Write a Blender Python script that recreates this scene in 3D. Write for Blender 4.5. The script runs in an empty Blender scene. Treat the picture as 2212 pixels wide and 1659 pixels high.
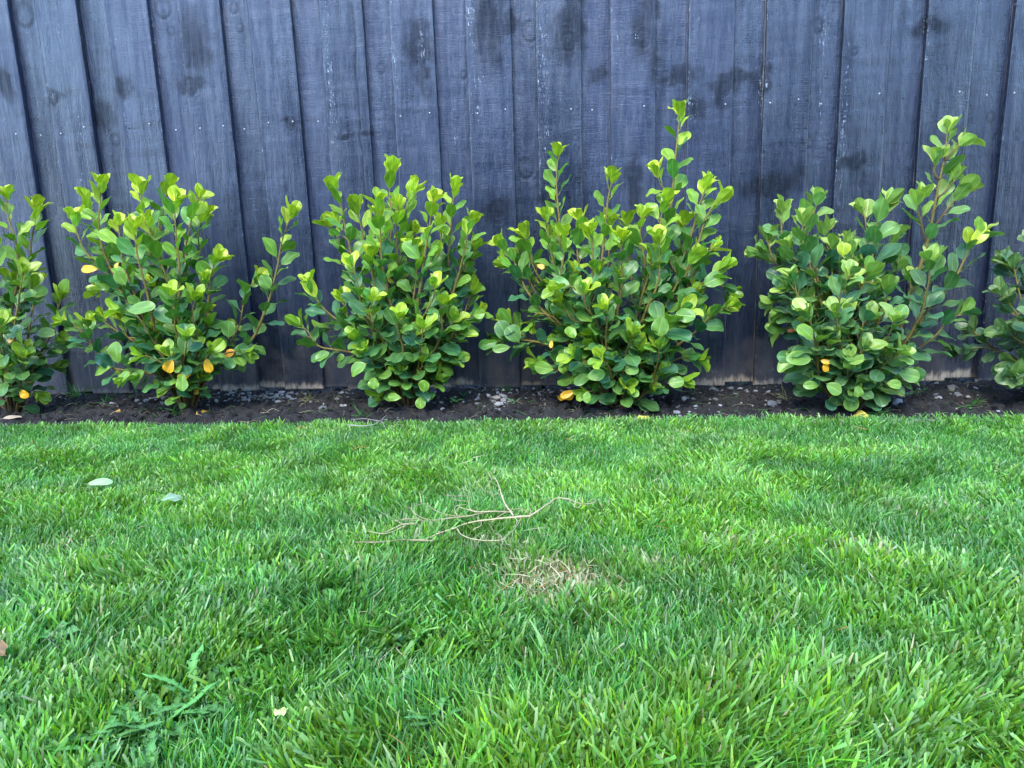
import bpy, math, random
import numpy as np
from math import radians, sin, cos, pi, tan, atan2, sqrt
rng = np.random.default_rng(7)
random.seed(7)
scene = bpy.context.scene
C = scene.collection

# ------------------------------------------------------------------ camera
PITCH, ROLL, YAW, FENCE_Y, CAM_H, FPX = 0.20644, -0.03139, 0.08317, 2.6667, 0.581, 1600.0
cyw, syw, cp_, sp_ = cos(YAW), sin(YAW), cos(PITCH), sin(PITCH)
F_ = np.array([-syw*cp_, cyw*cp_, -sp_]); R0 = np.array([cyw, syw, 0.0]); U0 = np.cross(R0, F_)
R_ = cos(ROLL)*R0 + sin(ROLL)*U0; U_ = -sin(ROLL)*R0 + cos(ROLL)*U0
CAM = np.array([0, 0, CAM_H])
from mathutils import Matrix, Vector
cam_d = bpy.data.cameras.new('camera'); cam = bpy.data.objects.new('camera', cam_d); C.objects.link(cam)
cam.matrix_world = Matrix(((R_[0], U_[0], -F_[0], 0), (R_[1], U_[1], -F_[1], 0), (R_[2], U_[2], -F_[2], CAM_H), (0, 0, 0, 1)))
cam_d.sensor_fit = 'HORIZONTAL'; cam_d.sensor_width = 36; cam_d.lens = 36*FPX/2212
cam_d.clip_start = 0.02; cam_d.clip_end = 500
scene.camera = cam

def ray(px, py):
    return F_ + R_*(px-1106)/FPX - U_*(py-829.5)/FPX
def at_y(px, py, Y):                       # point on the upright plane y = Y
    d = ray(px, py); return CAM + d*(Y/d[1])
def at_z(px, py, Z=0.0):                   # point on the level plane z = Z
    d = ray(px, py); return CAM + d*((Z-CAM_H)/d[2])

# ------------------------------------------------------------------ sky, sun, exposure
SUN_EL, SUN_AZ = radians(50), radians(192)   # azimuth clockwise from +Y: the sun stands behind the camera, to the left
w = bpy.data.worlds.new('World'); scene.world = w; w.use_nodes = True
nt = w.node_tree; bg = nt.nodes['Background']
sky = nt.nodes.new('ShaderNodeTexSky'); sky.sky_type = 'NISHITA'; sky.sun_disc = False
sky.sun_elevation = SUN_EL; sky.sun_rotation = SUN_AZ; sky.ozone_density = 5.2; sky.dust_density = 0.2
nt.links.new(sky.outputs[0], bg.inputs[0]); bg.inputs[1].default_value = 0.15
sd = bpy.data.lights.new('sun', 'SUN'); sd.energy = 0.75; sd.angle = radians(28); sd.color = (1.0, 0.94, 0.82)
so = bpy.data.objects.new('sun', sd); C.objects.link(so)
sdir = Vector((sin(SUN_AZ)*cos(SUN_EL), cos(SUN_AZ)*cos(SUN_EL), sin(SUN_EL)))
so.rotation_euler = (-sdir).to_track_quat('-Z', 'Y').to_euler(); so.location = (0, -3, 6)
vs = scene.view_settings; vs.view_transform = 'Standard'; vs.look = 'None'; vs.gamma = 1; vs.exposure = 2.88
vs.use_curve_mapping = False

# ------------------------------------------------------------------ helpers
def tag(o, label=None, cat=None, group=None, kind=None):
    if label: o['label'] = label
    if cat: o['category'] = cat
    if group: o['group'] = group
    if kind: o['kind'] = kind
    return o
def empty(name, loc, parent=None):
    o = bpy.data.objects.new(name, None); C.objects.link(o); o.location = loc; o.empty_display_size = .05
    return o
def mesh_obj(name, V, Fc, mat, parent=None, col=None, extra=None, smooth=True, loc=None):
    """V (n,3) world coordinates; Fc (m,4) or (m,3) or list of arrays of both."""
    V = np.asarray(V, dtype=np.float32).copy()
    if not isinstance(Fc, list): Fc = [Fc]
    Fc = [np.asarray(f, dtype=np.int32) for f in Fc if len(f)]
    org = np.array(parent.location if parent is not None else (loc if loc is not None else (0, 0, 0)), dtype=np.float32)
    if parent is not None and parent.parent is not None: org = org + np.array(parent.parent.location, dtype=np.float32)
    V -= org
    me = bpy.data.meshes.new(name)
    me.vertices.add(len(V)); me.vertices.foreach_set('co', V.ravel())
    nl = sum(f.size for f in Fc); npoly = sum(len(f) for f in Fc)
    me.loops.add(nl); me.loops.foreach_set('vertex_index', np.concatenate([f.ravel() for f in Fc]))
    me.polygons.add(npoly)
    tot = np.concatenate([np.full(len(f), f.shape[1], dtype=np.int32) for f in Fc])
    st = np.concatenate([[0], np.cumsum(tot)[:-1]]).astype(np.int32)
    me.polygons.foreach_set('loop_start', st); me.polygons.foreach_set('loop_total', tot)
    me.polygons.foreach_set('use_smooth', np.full(npoly, smooth))
    me.update(calc_edges=True)
    if col is not None:
        a = me.color_attributes.new('col', 'FLOAT_COLOR', 'POINT')
        c4 = np.ones((len(V), 4), dtype=np.float32); c4[:, :3] = col
        a.data.foreach_set('color', c4.ravel())
    for k, arr in (extra or {}).items():
        a = me.attributes.new(k, 'FLOAT', 'POINT'); a.data.foreach_set('value', np.asarray(arr, dtype=np.float32))
    if mat: me.materials.append(mat)
    o = bpy.data.objects.new(name, me); C.objects.link(o)
    if parent is not None: o.parent = parent
    elif loc is not None: o.location = loc
    return o

class Noise2:                                # smooth value noise in the plane
    def __init__(s, seed, n=256):
        s.g = np.random.default_rng(seed).random((n, n)); s.n = n
    def one(s, x, y):
        xi = np.floor(x).astype(int); yi = np.floor(y).astype(int); fx = x-xi; fy = y-yi
        fx = fx*fx*(3-2*fx); fy = fy*fy*(3-2*fy); n = s.n
        a = s.g[xi % n, yi % n]; b = s.g[(xi+1) % n, yi % n]; c = s.g[xi % n, (yi+1) % n]; d = s.g[(xi+1) % n, (yi+1) % n]
        return (a*(1-fx)+b*fx)*(1-fy)+(c*(1-fx)+d*fx)*fy
    def __call__(s, x, y, sc, oct=3):
        x = np.asarray(x, float); y = np.asarray(y, float)
        r = 0; am = 1; t = 0
        for i in range(oct):
            r = r+am*s.one(x/sc+17.3*i, y/sc+5.1*i); t += am; am *= .5; sc *= .5
        return r/t
N1, N2, N3, N4, N5 = [Noise2(k) for k in (1, 2, 3, 4, 5)]
def sstep(a, b, x):
    t = np.clip((x-a)/(b-a), 0, 1); return t*t*(3-2*t)

def ground_z(x, y):                          # lawn surface
    return (N1(x+20, y+20, .45, 2)-.5)*.014 + (N2(x+20, y+20, .12, 2)-.5)*.008

def resample(P, step):
    P = np.asarray(P, float)
    # Catmull-Rom through the points then even spacing
    Q = np.vstack([2*P[0]-P[1], P, 2*P[-1]-P[-2]]); out = []
    for i in range(1, len(Q)-2):
        for t in np.linspace(0, 1, 12, endpoint=False):
            out.append(.5*((2*Q[i])+(-Q[i-1]+Q[i+1])*t+(2*Q[i-1]-5*Q[i]+4*Q[i+1]-Q[i+2])*t*t+(-Q[i-1]+3*Q[i]-3*Q[i+1]+Q[i+2])*t**3))
    out.append(P[-1]); out = np.array(out)
    s = np.concatenate([[0], np.cumsum(np.linalg.norm(np.diff(out, axis=0), axis=1))])
    n = max(2, int(s[-1]/step)+1); u = np.linspace(0, s[-1], n)
    return np.stack([np.interp(u, s, out[:, k]) for k in range(3)], 1), s[-1]

def tube(P, r, sides=6):
    P = np.asarray(P, float); n = len(P); r = np.broadcast_to(r, (n,))
    T = np.gradient(P, axis=0); T /= np.linalg.norm(T, axis=1)[:, None]+1e-9
    ref = np.array([0.3, 1, 0.2]) if abs(T[0][1]) < .8 else np.array([1, .2, .1])
    V = []; u = np.cross(T[0], ref)
    for i in range(n):
        u = u-T[i]*np.dot(u, T[i]); u /= np.linalg.norm(u)+1e-9; v = np.cross(T[i], u)
        for k in range(sides):
            a = 2*pi*k/sides; V.append(P[i]+r[i]*(cos(a)*u+sin(a)*v))
    Fc = [(i*sides+k, i*sides+(k+1) % sides, (i+1)*sides+(k+1) % sides, (i+1)*sides+k) for i in range(n-1) for k in range(sides)]
    V.append(P[-1]+T[-1]*r[-1]); e = len(V)-1
    tri = [((n-1)*sides+k, (n-1)*sides+(k+1) % sides, e) for k in range(sides)]
    return np.array(V), np.array(Fc), np.array(tri)

class Join:                                  # gathers pieces of ONE mesh
    def __init__(s): s.V = []; s.Q = []; s.T = []; s.C = []; s.n = 0
    def add(s, V, Q=None, T=None, col=(1, 1, 1)):
        V = np.asarray(V); s.V.append(V)
        if Q is not None and len(Q): s.Q.append(np.asarray(Q)+s.n)
        if T is not None and len(T): s.T.append(np.asarray(T)+s.n)
        s.C.append(np.broadcast_to(np.asarray(col, float), (len(V), 3))); s.n += len(V)
    def build(s, name, mat, parent=None, smooth=True, loc=None, extra=None):
        F = []
        if s.Q: F.append(np.concatenate(s.Q))
        if s.T: F.append(np.concatenate(s.T))
        return mesh_obj(name, np.concatenate(s.V), F, mat, parent, np.concatenate(s.C), smooth=smooth, loc=loc, extra=extra)

# ------------------------------------------------------------------ materials
def new_mat(name):
    m = bpy.data.materials.new(name); m.use_nodes = True
    nt = m.node_tree; return m, nt, nt.nodes['Principled BSDF'], nt.nodes['Material Output']
def nd(nt, t, **kw):
    n = nt.nodes.new(t)
    for k, v in kw.items(): setattr(n, k, v)
    return n
def math_n(nt, op, a, b=None, clamp=False):
    n = nt.nodes.new('ShaderNodeMath'); n.operation = op; n.use_clamp = clamp
    for i, v in enumerate((a, b)):
        if v is None: continue
        if isinstance(v, (int, float)): n.inputs[i].default_value = v
        else: nt.links.new(v, n.inputs[i])
    return n.outputs[0]
def mixc(nt, f, a, b, blend='MIX'):
    n = nt.nodes.new('ShaderNodeMix'); n.data_type = 'RGBA'; n.blend_type = blend
    for i, v in ((0, f), (6, a), (7, b)):
        if isinstance(v, (int, float)): n.inputs[i].default_value = v
        elif isinstance(v, tuple): n.inputs[i].default_value = (*v, 1)
        else: nt.links.new(v, n.inputs[i])
    return n.outputs[2]
def noise(nt, vec, scale, detail=3, rough=.5, stretch=None):
    if stretch:
        mp = nt.nodes.new('ShaderNodeMapping'); mp.inputs['Scale'].default_value = stretch
        nt.links.new(vec, mp.inputs['Vector']); vec = mp.outputs[0]
    n = nt.nodes.new('ShaderNodeTexNoise'); n.inputs['Scale'].default_value = scale
    n.inputs['Detail'].default_value = detail; n.inputs['Roughness'].default_value = rough
    nt.links.new(vec, n.inputs['Vector']); return n.outputs['Fac']
def ramp(nt, v, a, b):
    n = nt.nodes.new('ShaderNodeMapRange'); n.inputs[1].default_value = a; n.inputs[2].default_value = b
    n.clamp = True; nt.links.new(v, n.inputs[0]); return n.outputs[0]
def attr(nt, name):
    n = nt.nodes.new('ShaderNodeAttribute'); n.attribute_name = name; return n
def bump(nt, h, dist, strength=1.0, prev=None):
    b = nt.nodes.new('ShaderNodeBump'); b.inputs['Distance'].default_value = dist; b.inputs['Strength'].default_value = strength
    nt.links.new(h, b.inputs['Height'])
    if prev is not None: nt.links.new(prev, b.inputs['Normal'])
    return b.outputs[0]

def leafy(name, rough, transl, under=None, bump_s=0.0, spec=.5, coat=0.0):
    m, nt, P, out = new_mat(name)
    c = attr(nt, 'col').outputs['Color']
    base = c
    geo = nt.nodes.new('ShaderNodeNewGeometry')
    tc = nt.nodes.new('ShaderNodeTexCoord')
    nz = noise(nt, tc.outputs['Object'], 60, 3)
    base = mixc(nt, math_n(nt, 'MULTIPLY', nz, .45), base, mixc(nt, 1.0, base, (.55, .7, .45), 'MULTIPLY'))
    sp2 = ramp(nt, noise(nt, tc.outputs['Object'], 170, 2, .4), .70, .76)
    base = mixc(nt, math_n(nt, 'MULTIPLY', sp2, .55), base, (.16, .12, .03))
    if under: base = mixc(nt, math_n(nt, 'MULTIPLY', geo.outputs['Backfacing'], .6), base, mixc(nt, 1.0, base, under, 'MULTIPLY'))
    nt.links.new(base, P.inputs['Base Color'])
    if under:
        r = nt.nodes.new('ShaderNodeMix'); r.inputs[2].default_value = rough; r.inputs[3].default_value = .6
        nt.links.new(geo.outputs['Backfacing'], r.inputs[0]); nt.links.new(r.outputs[0], P.inputs['Roughness'])
    else: P.inputs['Roughness'].default_value = rough
    P.inputs['Specular IOR Level'].default_value = spec
    if coat: P.inputs['Coat Weight'].default_value = coat; P.inputs['Coat Roughness'].default_value = .2
    if bump_s: nt.links.new(bump(nt, noise(nt, tc.outputs['Object'], 90, 2), .002, bump_s), P.inputs['Normal'])
    tr = nt.nodes.new('ShaderNodeBsdfTranslucent')
    nt.links.new(mixc(nt, 1.0, base, (1.3, 1.25, .5), 'MULTIPLY'), tr.inputs['Color'])
    mx = nt.nodes.new('ShaderNodeMixShader'); mx.inputs[0].default_value = transl
    nt.links.new(P.outputs[0], mx.inputs[1]); nt.links.new(tr.outputs[0], mx.inputs[2]); nt.links.new(mx.outputs[0], out.inputs[0])
    return m
M_leaf = leafy('glossy leaf', .38, .33, under=(1.6, 1.25, 1.2), bump_s=.4, spec=.5, coat=.35)
M_grass = leafy('grass blade', .38, .32, spec=.5)
M_weed = leafy('weed leaf', .6, .2, spec=.3, under=(1.2, 1.15, 1.3), bump_s=.6)
M_dry = leafy('dry plant matter', .7, .1, spec=.2)

def plain(name, rough=.8, spec=.3, nscale=120, bd=.002, var=.4):
    m, nt, P, out = new_mat(name)
    tc = nt.nodes.new('ShaderNodeTexCoord'); c = attr(nt, 'col').outputs['Color']
    n = noise(nt, tc.outputs['Object'], nscale, 4)
    nt.links.new(mixc(nt, math_n(nt, 'MULTIPLY', n, var*2), c, mixc(nt, 1.0, c, (.45, .45, .45), 'MULTIPLY')), P.inputs['Base Color'])
    P.inputs['Roughness'].default_value = rough; P.inputs['Specular IOR Level'].default_value = spec
    nt.links.new(bump(nt, n, bd), P.inputs['Normal']); return m
M_bark = plain('shrub bark', .75, .3, 200, .002)
M_stone = plain('grey stone', .85, .3, 150, .003)
M_vine = plain('dried stem', .8, .2, 300, .001, .3)
M_edge = plain('weathered edging timber', .85, .2, 60, .003)
M_nail = plain('galvanised nail', .5, .5, 300, .001, .2)

def soil_mat():
    m, nt, P, out = new_mat('garden soil')
    tc = nt.nodes.new('ShaderNodeTexCoord'); v = tc.outputs['Object']
    n1 = noise(nt, v, 18, 5, .6); n2 = noise(nt, v, 160, 4, .65); n3 = noise(nt, v, 5, 3)
    c = mixc(nt, ramp(nt, n1, .35, .7), (.010, .0090, .0086), (.030, .0268, .0252))
    c = mixc(nt, ramp(nt, n2, .52, .75), c, (.075, .063, .055))
    c = mixc(nt, math_n(nt, 'MULTIPLY', ramp(nt, n3, .45, .7), .5), c, (.03, .027, .025))
    nt.links.new(c, P.inputs['Base Color']); P.inputs['Roughness'].default_value = .9; P.inputs['Specular IOR Level'].default_value = .25
    b = bump(nt, n1, .02); b = bump(nt, n2, .006, 1, b); nt.links.new(b, P.inputs['Normal']); return m
def turf_mat():
    m, nt, P, out = new_mat('turf thatch')
    tc = nt.nodes.new('ShaderNodeTexCoord'); v = tc.outputs['Object']
    n1 = noise(nt, v, 90, 4, .6); n2 = noise(nt, v, 6, 3)
    c = mixc(nt, ramp(nt, n1, .35, .65), (.02, .03, .010), (.06, .10, .025))
    c = mixc(nt, math_n(nt, 'MULTIPLY', ramp(nt, n2, .5, .75), .5), c, (.04, .03, .018))
    nt.links.new(c, P.inputs['Base Color']); P.inputs['Roughness'].default_value = .95
    nt.links.new(bump(nt, n1, .01), P.inputs['Normal']); return m
def paint_mat():
    m, nt, P, out = new_mat('black painted rough timber')
    tc = nt.nodes.new('ShaderNodeTexCoord'); oi = nt.nodes.new('ShaderNodeObjectInfo')
    ad = nt.nodes.new('ShaderNodeVectorMath'); ad.operation = 'MULTIPLY_ADD'
    cb = nt.nodes.new('ShaderNodeCombineXYZ')
    for i in range(3): nt.links.new(oi.outputs['Random'], cb.inputs[i])
    nt.links.new(cb.outputs[0], ad.inputs[0]); ad.inputs[1].default_value = (37, 53, 71); nt.links.new(tc.outputs['Object'], ad.inputs[2])
    v = ad.outputs[0]
    grain = noise(nt, v, 30, 5, .6, (9, 9, .55))      # long vertical fibres
    saw = noise(nt, v, 30, 3, .6, (.8, .8, 13))       # horizontal saw marks
    patch = noise(nt, v, 4, 4, .55, (2.2, 2.2, .6))
    blot = noise(nt, v, 14, 4, .6, (1.3, 1.3, .6))
    fine = noise(nt, v, 260, 3, .6)
    dark = attr(nt, 'dark').outputs['Fac']; wear = attr(nt, 'wear').outputs['Fac']; dirt = attr(nt, 'dirt').outputs['Fac']; bare = attr(nt, 'bare').outputs['Fac']
    c = mixc(nt, ramp(nt, patch, .3, .7), (.0045, .0068, .018), (.0085, .0130, .032))
    c = mixc(nt, math_n(nt, 'MULTIPLY', ramp(nt, grain, .5, .75), .5), c, (.024, .034, .066))
    c = mixc(nt, math_n(nt, 'MULTIPLY', ramp(nt, blot, .55, .75), .45), c, (.022, .022, .032))
    c = mixc(nt, math_n(nt, 'MULTIPLY', dark, .8), c, (.007, .008, .011))
    pv = nt.nodes.new('ShaderNodeMapRange'); pv.inputs[3].default_value = .65; pv.inputs[4].default_value = 1.5; nt.links.new(oi.outputs['Random'], pv.inputs[0])
    c = mixc(nt, 1.0, c, pv.outputs[0], 'MULTIPLY')
    # worn flecks, vertical
    fl = noise(nt, v, 55, 4, .7, (4.5, 4.5, .75)); fl2 = noise(nt, v, 45, 2, .5, (1.2, 1.2, 3))
    flm = math_n(nt, 'MULTIPLY', ramp(nt, fl, .56, .62), ramp(nt, fl2, .47, .56))
    flm = math_n(nt, 'MULTIPLY', flm, wear, True)
    c = mixc(nt, flm, c, (.33, .36, .40))
    dn = math_n(nt, 'MULTIPLY', dirt, math_n(nt, 'ADD', ramp(nt, blot, .3, .7), .15), True)
    c = mixc(nt, math_n(nt, 'MULTIPLY', dn, .8), c, (.085, .080, .080))
    spk = math_n(nt, 'MULTIPLY', ramp(nt, noise(nt, v, 170, 2, .5, (1, 1, .6)), .68, .72), dirt)
    c = mixc(nt, math_n(nt, 'MULTIPLY', spk, .7), c, (.25, .24, .22))
    bn = math_n(nt, 'MULTIPLY', bare, ramp(nt, noise(nt, v, 40, 3, .6, (3, 3, .5)), .3, .5), True)
    c = mixc(nt, bn, c, (.42, .34, .25))
    nt.links.new(c, P.inputs['Base Color'])
    r = math_n(nt, 'ADD', math_n(nt, 'MULTIPLY', patch, .3), .06)
    r = math_n(nt, 'ADD', r, math_n(nt, 'MULTIPLY', oi.outputs['Random'], .10))
    r = math_n(nt, 'ADD', r, math_n(nt, 'MULTIPLY', ramp(nt, grain, .4, .7), .12))
    r = math_n(nt, 'ADD', r, math_n(nt, 'MULTIPLY', dirt, .3), True)
    nt.links.new(r, P.inputs['Roughness'])
    sp = math_n(nt, 'SUBTRACT', .86, math_n(nt, 'MULTIPLY', dark, .55)); sp = math_n(nt, 'MULTIPLY', sp, math_n(nt, 'ADD', .62, math_n(nt, 'MULTIPLY', ramp(nt, noise(nt, v, 9, 4, .6, (4, 4, .35)), .36, .62), .5))); sp = math_n(nt, 'MULTIPLY', sp, math_n(nt, 'SUBTRACT', 1.0, math_n(nt, 'MULTIPLY', dirt, .5)))
    nt.links.new(sp, P.inputs['Specular IOR Level'])
    b = bump(nt, grain, .0028, .6); b = bump(nt, saw, .0014, .5, b); b = bump(nt, fine, .0006, .8, b); b = bump(nt, blot, .004, .5, b)
    nt.links.new(b, P.inputs['Normal']); return m
M_soil, M_turf, M_paint = soil_mat(), turf_mat(), paint_mat()

# ------------------------------------------------------------------ ground: earth sheet, lawn base, soil bed
def grid(x0, x1, y0, y1, nx, ny, zf):
    X, Y = np.meshgrid(np.linspace(x0, x1, nx), np.linspace(y0, y1, ny)); Z = zf(X, Y)
    V = np.stack([X, Y, Z], -1).reshape(-1, 3)
    i = np.arange((nx-1)*(ny-1)); r = i//(nx-1); c_ = i % (nx-1); a = r*nx+c_
    return V, np.stack([a, a+1, a+nx+1, a+nx], 1)
EDGE_Y = 2.125
V, Q = grid(-60, 60, -60, 60, 40, 40, lambda x, y: x*0-.08)
tag(mesh_obj('ground', V, Q, M_turf), kind='structure')
V, Q = grid(-6, 6, -5, EDGE_Y-.012, 400, 240, ground_z)
tag(mesh_obj('lawn_soil', V, Q, M_turf), kind='structure')
def bed_z(x, y):
    base = -.012+.018*sstep(EDGE_Y, EDGE_Y+.15, y)+.012*(N1(x+9, y+9, .3, 2)-.5)
    cl = N3(x+30, y+30, .045, 4); cl2 = N4(x+30, y+30, .018, 3)
    return base+.032*(np.abs(cl-.5)*2)**.8*(.5+N5(x+4, y+4, .25, 2)) + .012*(cl2-.5) - .006 - .012*sstep(FENCE_Y-.06, FENCE_Y-.01, y)
V, Q = grid(-3.6, 3.4, EDGE_Y+.012, 3.0, 1400, 150, bed_z)
tag(mesh_obj('garden_bed_soil', V, Q, M_soil), kind='structure')

# timber edging between lawn and bed
J = Join()
for (xa, xb) in ((-3.5, -1.52), (-1.515, .62), (.625, 3.3)):
    n = 60; xs = np.linspace(xa, xb, n); prof = [(-.010, -.06), (-.0105, .006), (-.006, .010), (.006, .0095), (.010, .005), (.010, -.06)]
    V = []
    for x in xs:
        wz = .004*sin(x*2.1)+.002*sin(x*9); wy = .006*sin(x*1.7+1)
        for (py, pz) in prof: V.append((x, EDGE_Y+py+wy, pz+wz))
    k = len(prof); Q = [(i*k+j, (i+1)*k+j, (i+1)*k+j+1, i*k+j+1) for i in range(n-1) for j in range(k-1)]
    J.add(V, Q, None, (.26, .25, .23))
tag(J.build('edging_strip', M_edge, smooth=False, loc=(0, EDGE_Y, 0)), 'thin weathered grey edging strip between the lawn and the soil bed', 'edging')

# ------------------------------------------------------------------ fence
fence = empty('paling_fence', (0, FENCE_Y, 0))
tag(fence, 'tall black painted timber fence of overlapping upright palings behind the shrubs', 'fence')
rights = [-2.453, -2.203, -1.953, -1.701, -1.446, -1.189, -.935, -.691, -.45, -.192, .046, .295, .547, .800, 1.047, 1.307, 1.572, 1.822, 2.07, 2.32]
darks = [(905, 95, 26, 40), (912, 120, 10, 60), (1225, 80, 26, 45), (1243, 40, 16, 60), (1390, 78, 24, 40), (1405, 40, 14, 70), (1413, 130, 12, 45), (1055, 60, 24, 70), (1495, 232, 26, 16), (1500, 245, 10, 8),
         (1650, 172, 10, 34), (1560, 178, 26, 12), (1555, 200, 16, 30), (1700, 405, 14, 10), (1722, 388, 12, 24), (1650, 408, 14, 8), (1655, 400, 60, 22), (1590, 165, 40, 14), (410, 180, 34, 16), (400, 198, 16, 8), (120, 208, 22, 10), (265, 188, 16, 22),
         (8, 180, 16, 30), (1072, 455, 30, 30), (1185, 425, 14, 26), (1475, 160, 30, 16), (1450, 170, 24, 10), (1100, 50, 14, 16), (742, 290, 20, 6), (790, 285, 12, 5), (1835, 355, 22, 12), (1860, 350, 8, 20), (625, 262, 18, 8), (2010, 60, 30, 14), (215, 250, 20, 24), (1370, 405, 14, 60), (420, 90, 30, 50), (1290, 160, 20, 14)]
knots = [(345, 14, 15), (363, 64, 7), (513, 57, 7), (242, 302, 9), (45, 30, 18), (628, 268, 9), (1135, 364, 14), (1144, 66, 14), (1750, 308, 8), (1797, 317, 6), (1770, 52, 10), (1845, 112, 6), (745, 290, 9), (1000, 160, 6), (1440, 165, 8), (1075, 453, 12), (2146, 252, 7), (1700, 418, 6), (1565, 195, 9), (410, 190, 12), (1390, 85, 12), (1228, 92, 12), (905, 100, 10), (1488, 238, 10), (120, 210, 9), (2197, 293, 7), (820, 146, 8), (500, 15, 8)]
wears = [(707, 60, 3, 90, 1), (713, 180, 7, 80, 1.2), (716, 260, 3, 60, 1), (708, 330, 3, 60, .8), (841, 40, 4, 90, .9), (853, 130, 3, 60, .7), (850, 190, 5, 40, .6), (1015, 20, 6, 60, 1), (1020, 90, 4, 30, .7), (1030, 175, 14, 25, .5), (1028, 240, 4, 30, .9), (1173, 80, 7, 80, .9), (1178, 240, 6, 90, 1.1), (1163, 200, 2, 150, .8), (1321, 30, 3, 60, .8), (1334, 110, 3, 60, .5), (1370, 80, 5, 18, .8), (912, 95, 5, 45, .7), (1487, 220, 10, 12, .9), (1500, 250, 8, 8, 1), (1786, 60, 8, 50, .8), (1776, 240, 3, 90, .6), (1780, 100, 3, 30, .6), (124, 60, 6, 30, .4), (168, 250, 5, 60, .5), (105, 205, 12, 12, .7), (275, 270, 5, 50, .5), (175, 385, 5, 14, .9), (1650, 190, 5, 50, 1), (1485, 320, 4, 60, .4), (2090, 200, 8, 30, .5), (1502, 30, 6, 30, .5), (980, 260, 2, 40, 1), (545, 440, 3, 12, .4), (1825, 250, 2, 120, .8), (2005, 60, 2, 90, .6), (250, 90, 3, 20, .5), (330, 100, 2, 70, .6)]
bares = [(500, 700, 1.0), (455, 560, 1.0), (560, 610, .8), (930, 1020, 1.2), (1550, 1640, .9), (1480, 1550, 1.0), (1640, 1720, .8), (1960, 2100, 1.3), (580, 610, 1), (1100, 1170, .4)]
def unp(lst):
    out = []
    for t in lst:
        p = at_y(t[0], t[1], FENCE_Y); out.append((p[0], p[2])+tuple(t[2:]))
    return out
pxm = 2.75/FPX
darks, knots, wears = unp(darks), unp(knots), unp(wears)
bares = [(at_y(a, 845, FENCE_Y)[0], at_y(b, 845, FENCE_Y)[0], s) for a, b, s in bares]
def gauss(x, z, cx, cz, rx, rz): return np.exp(-(((x-cx)/rx)**2+((z-cz)/rz)**2))
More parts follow.
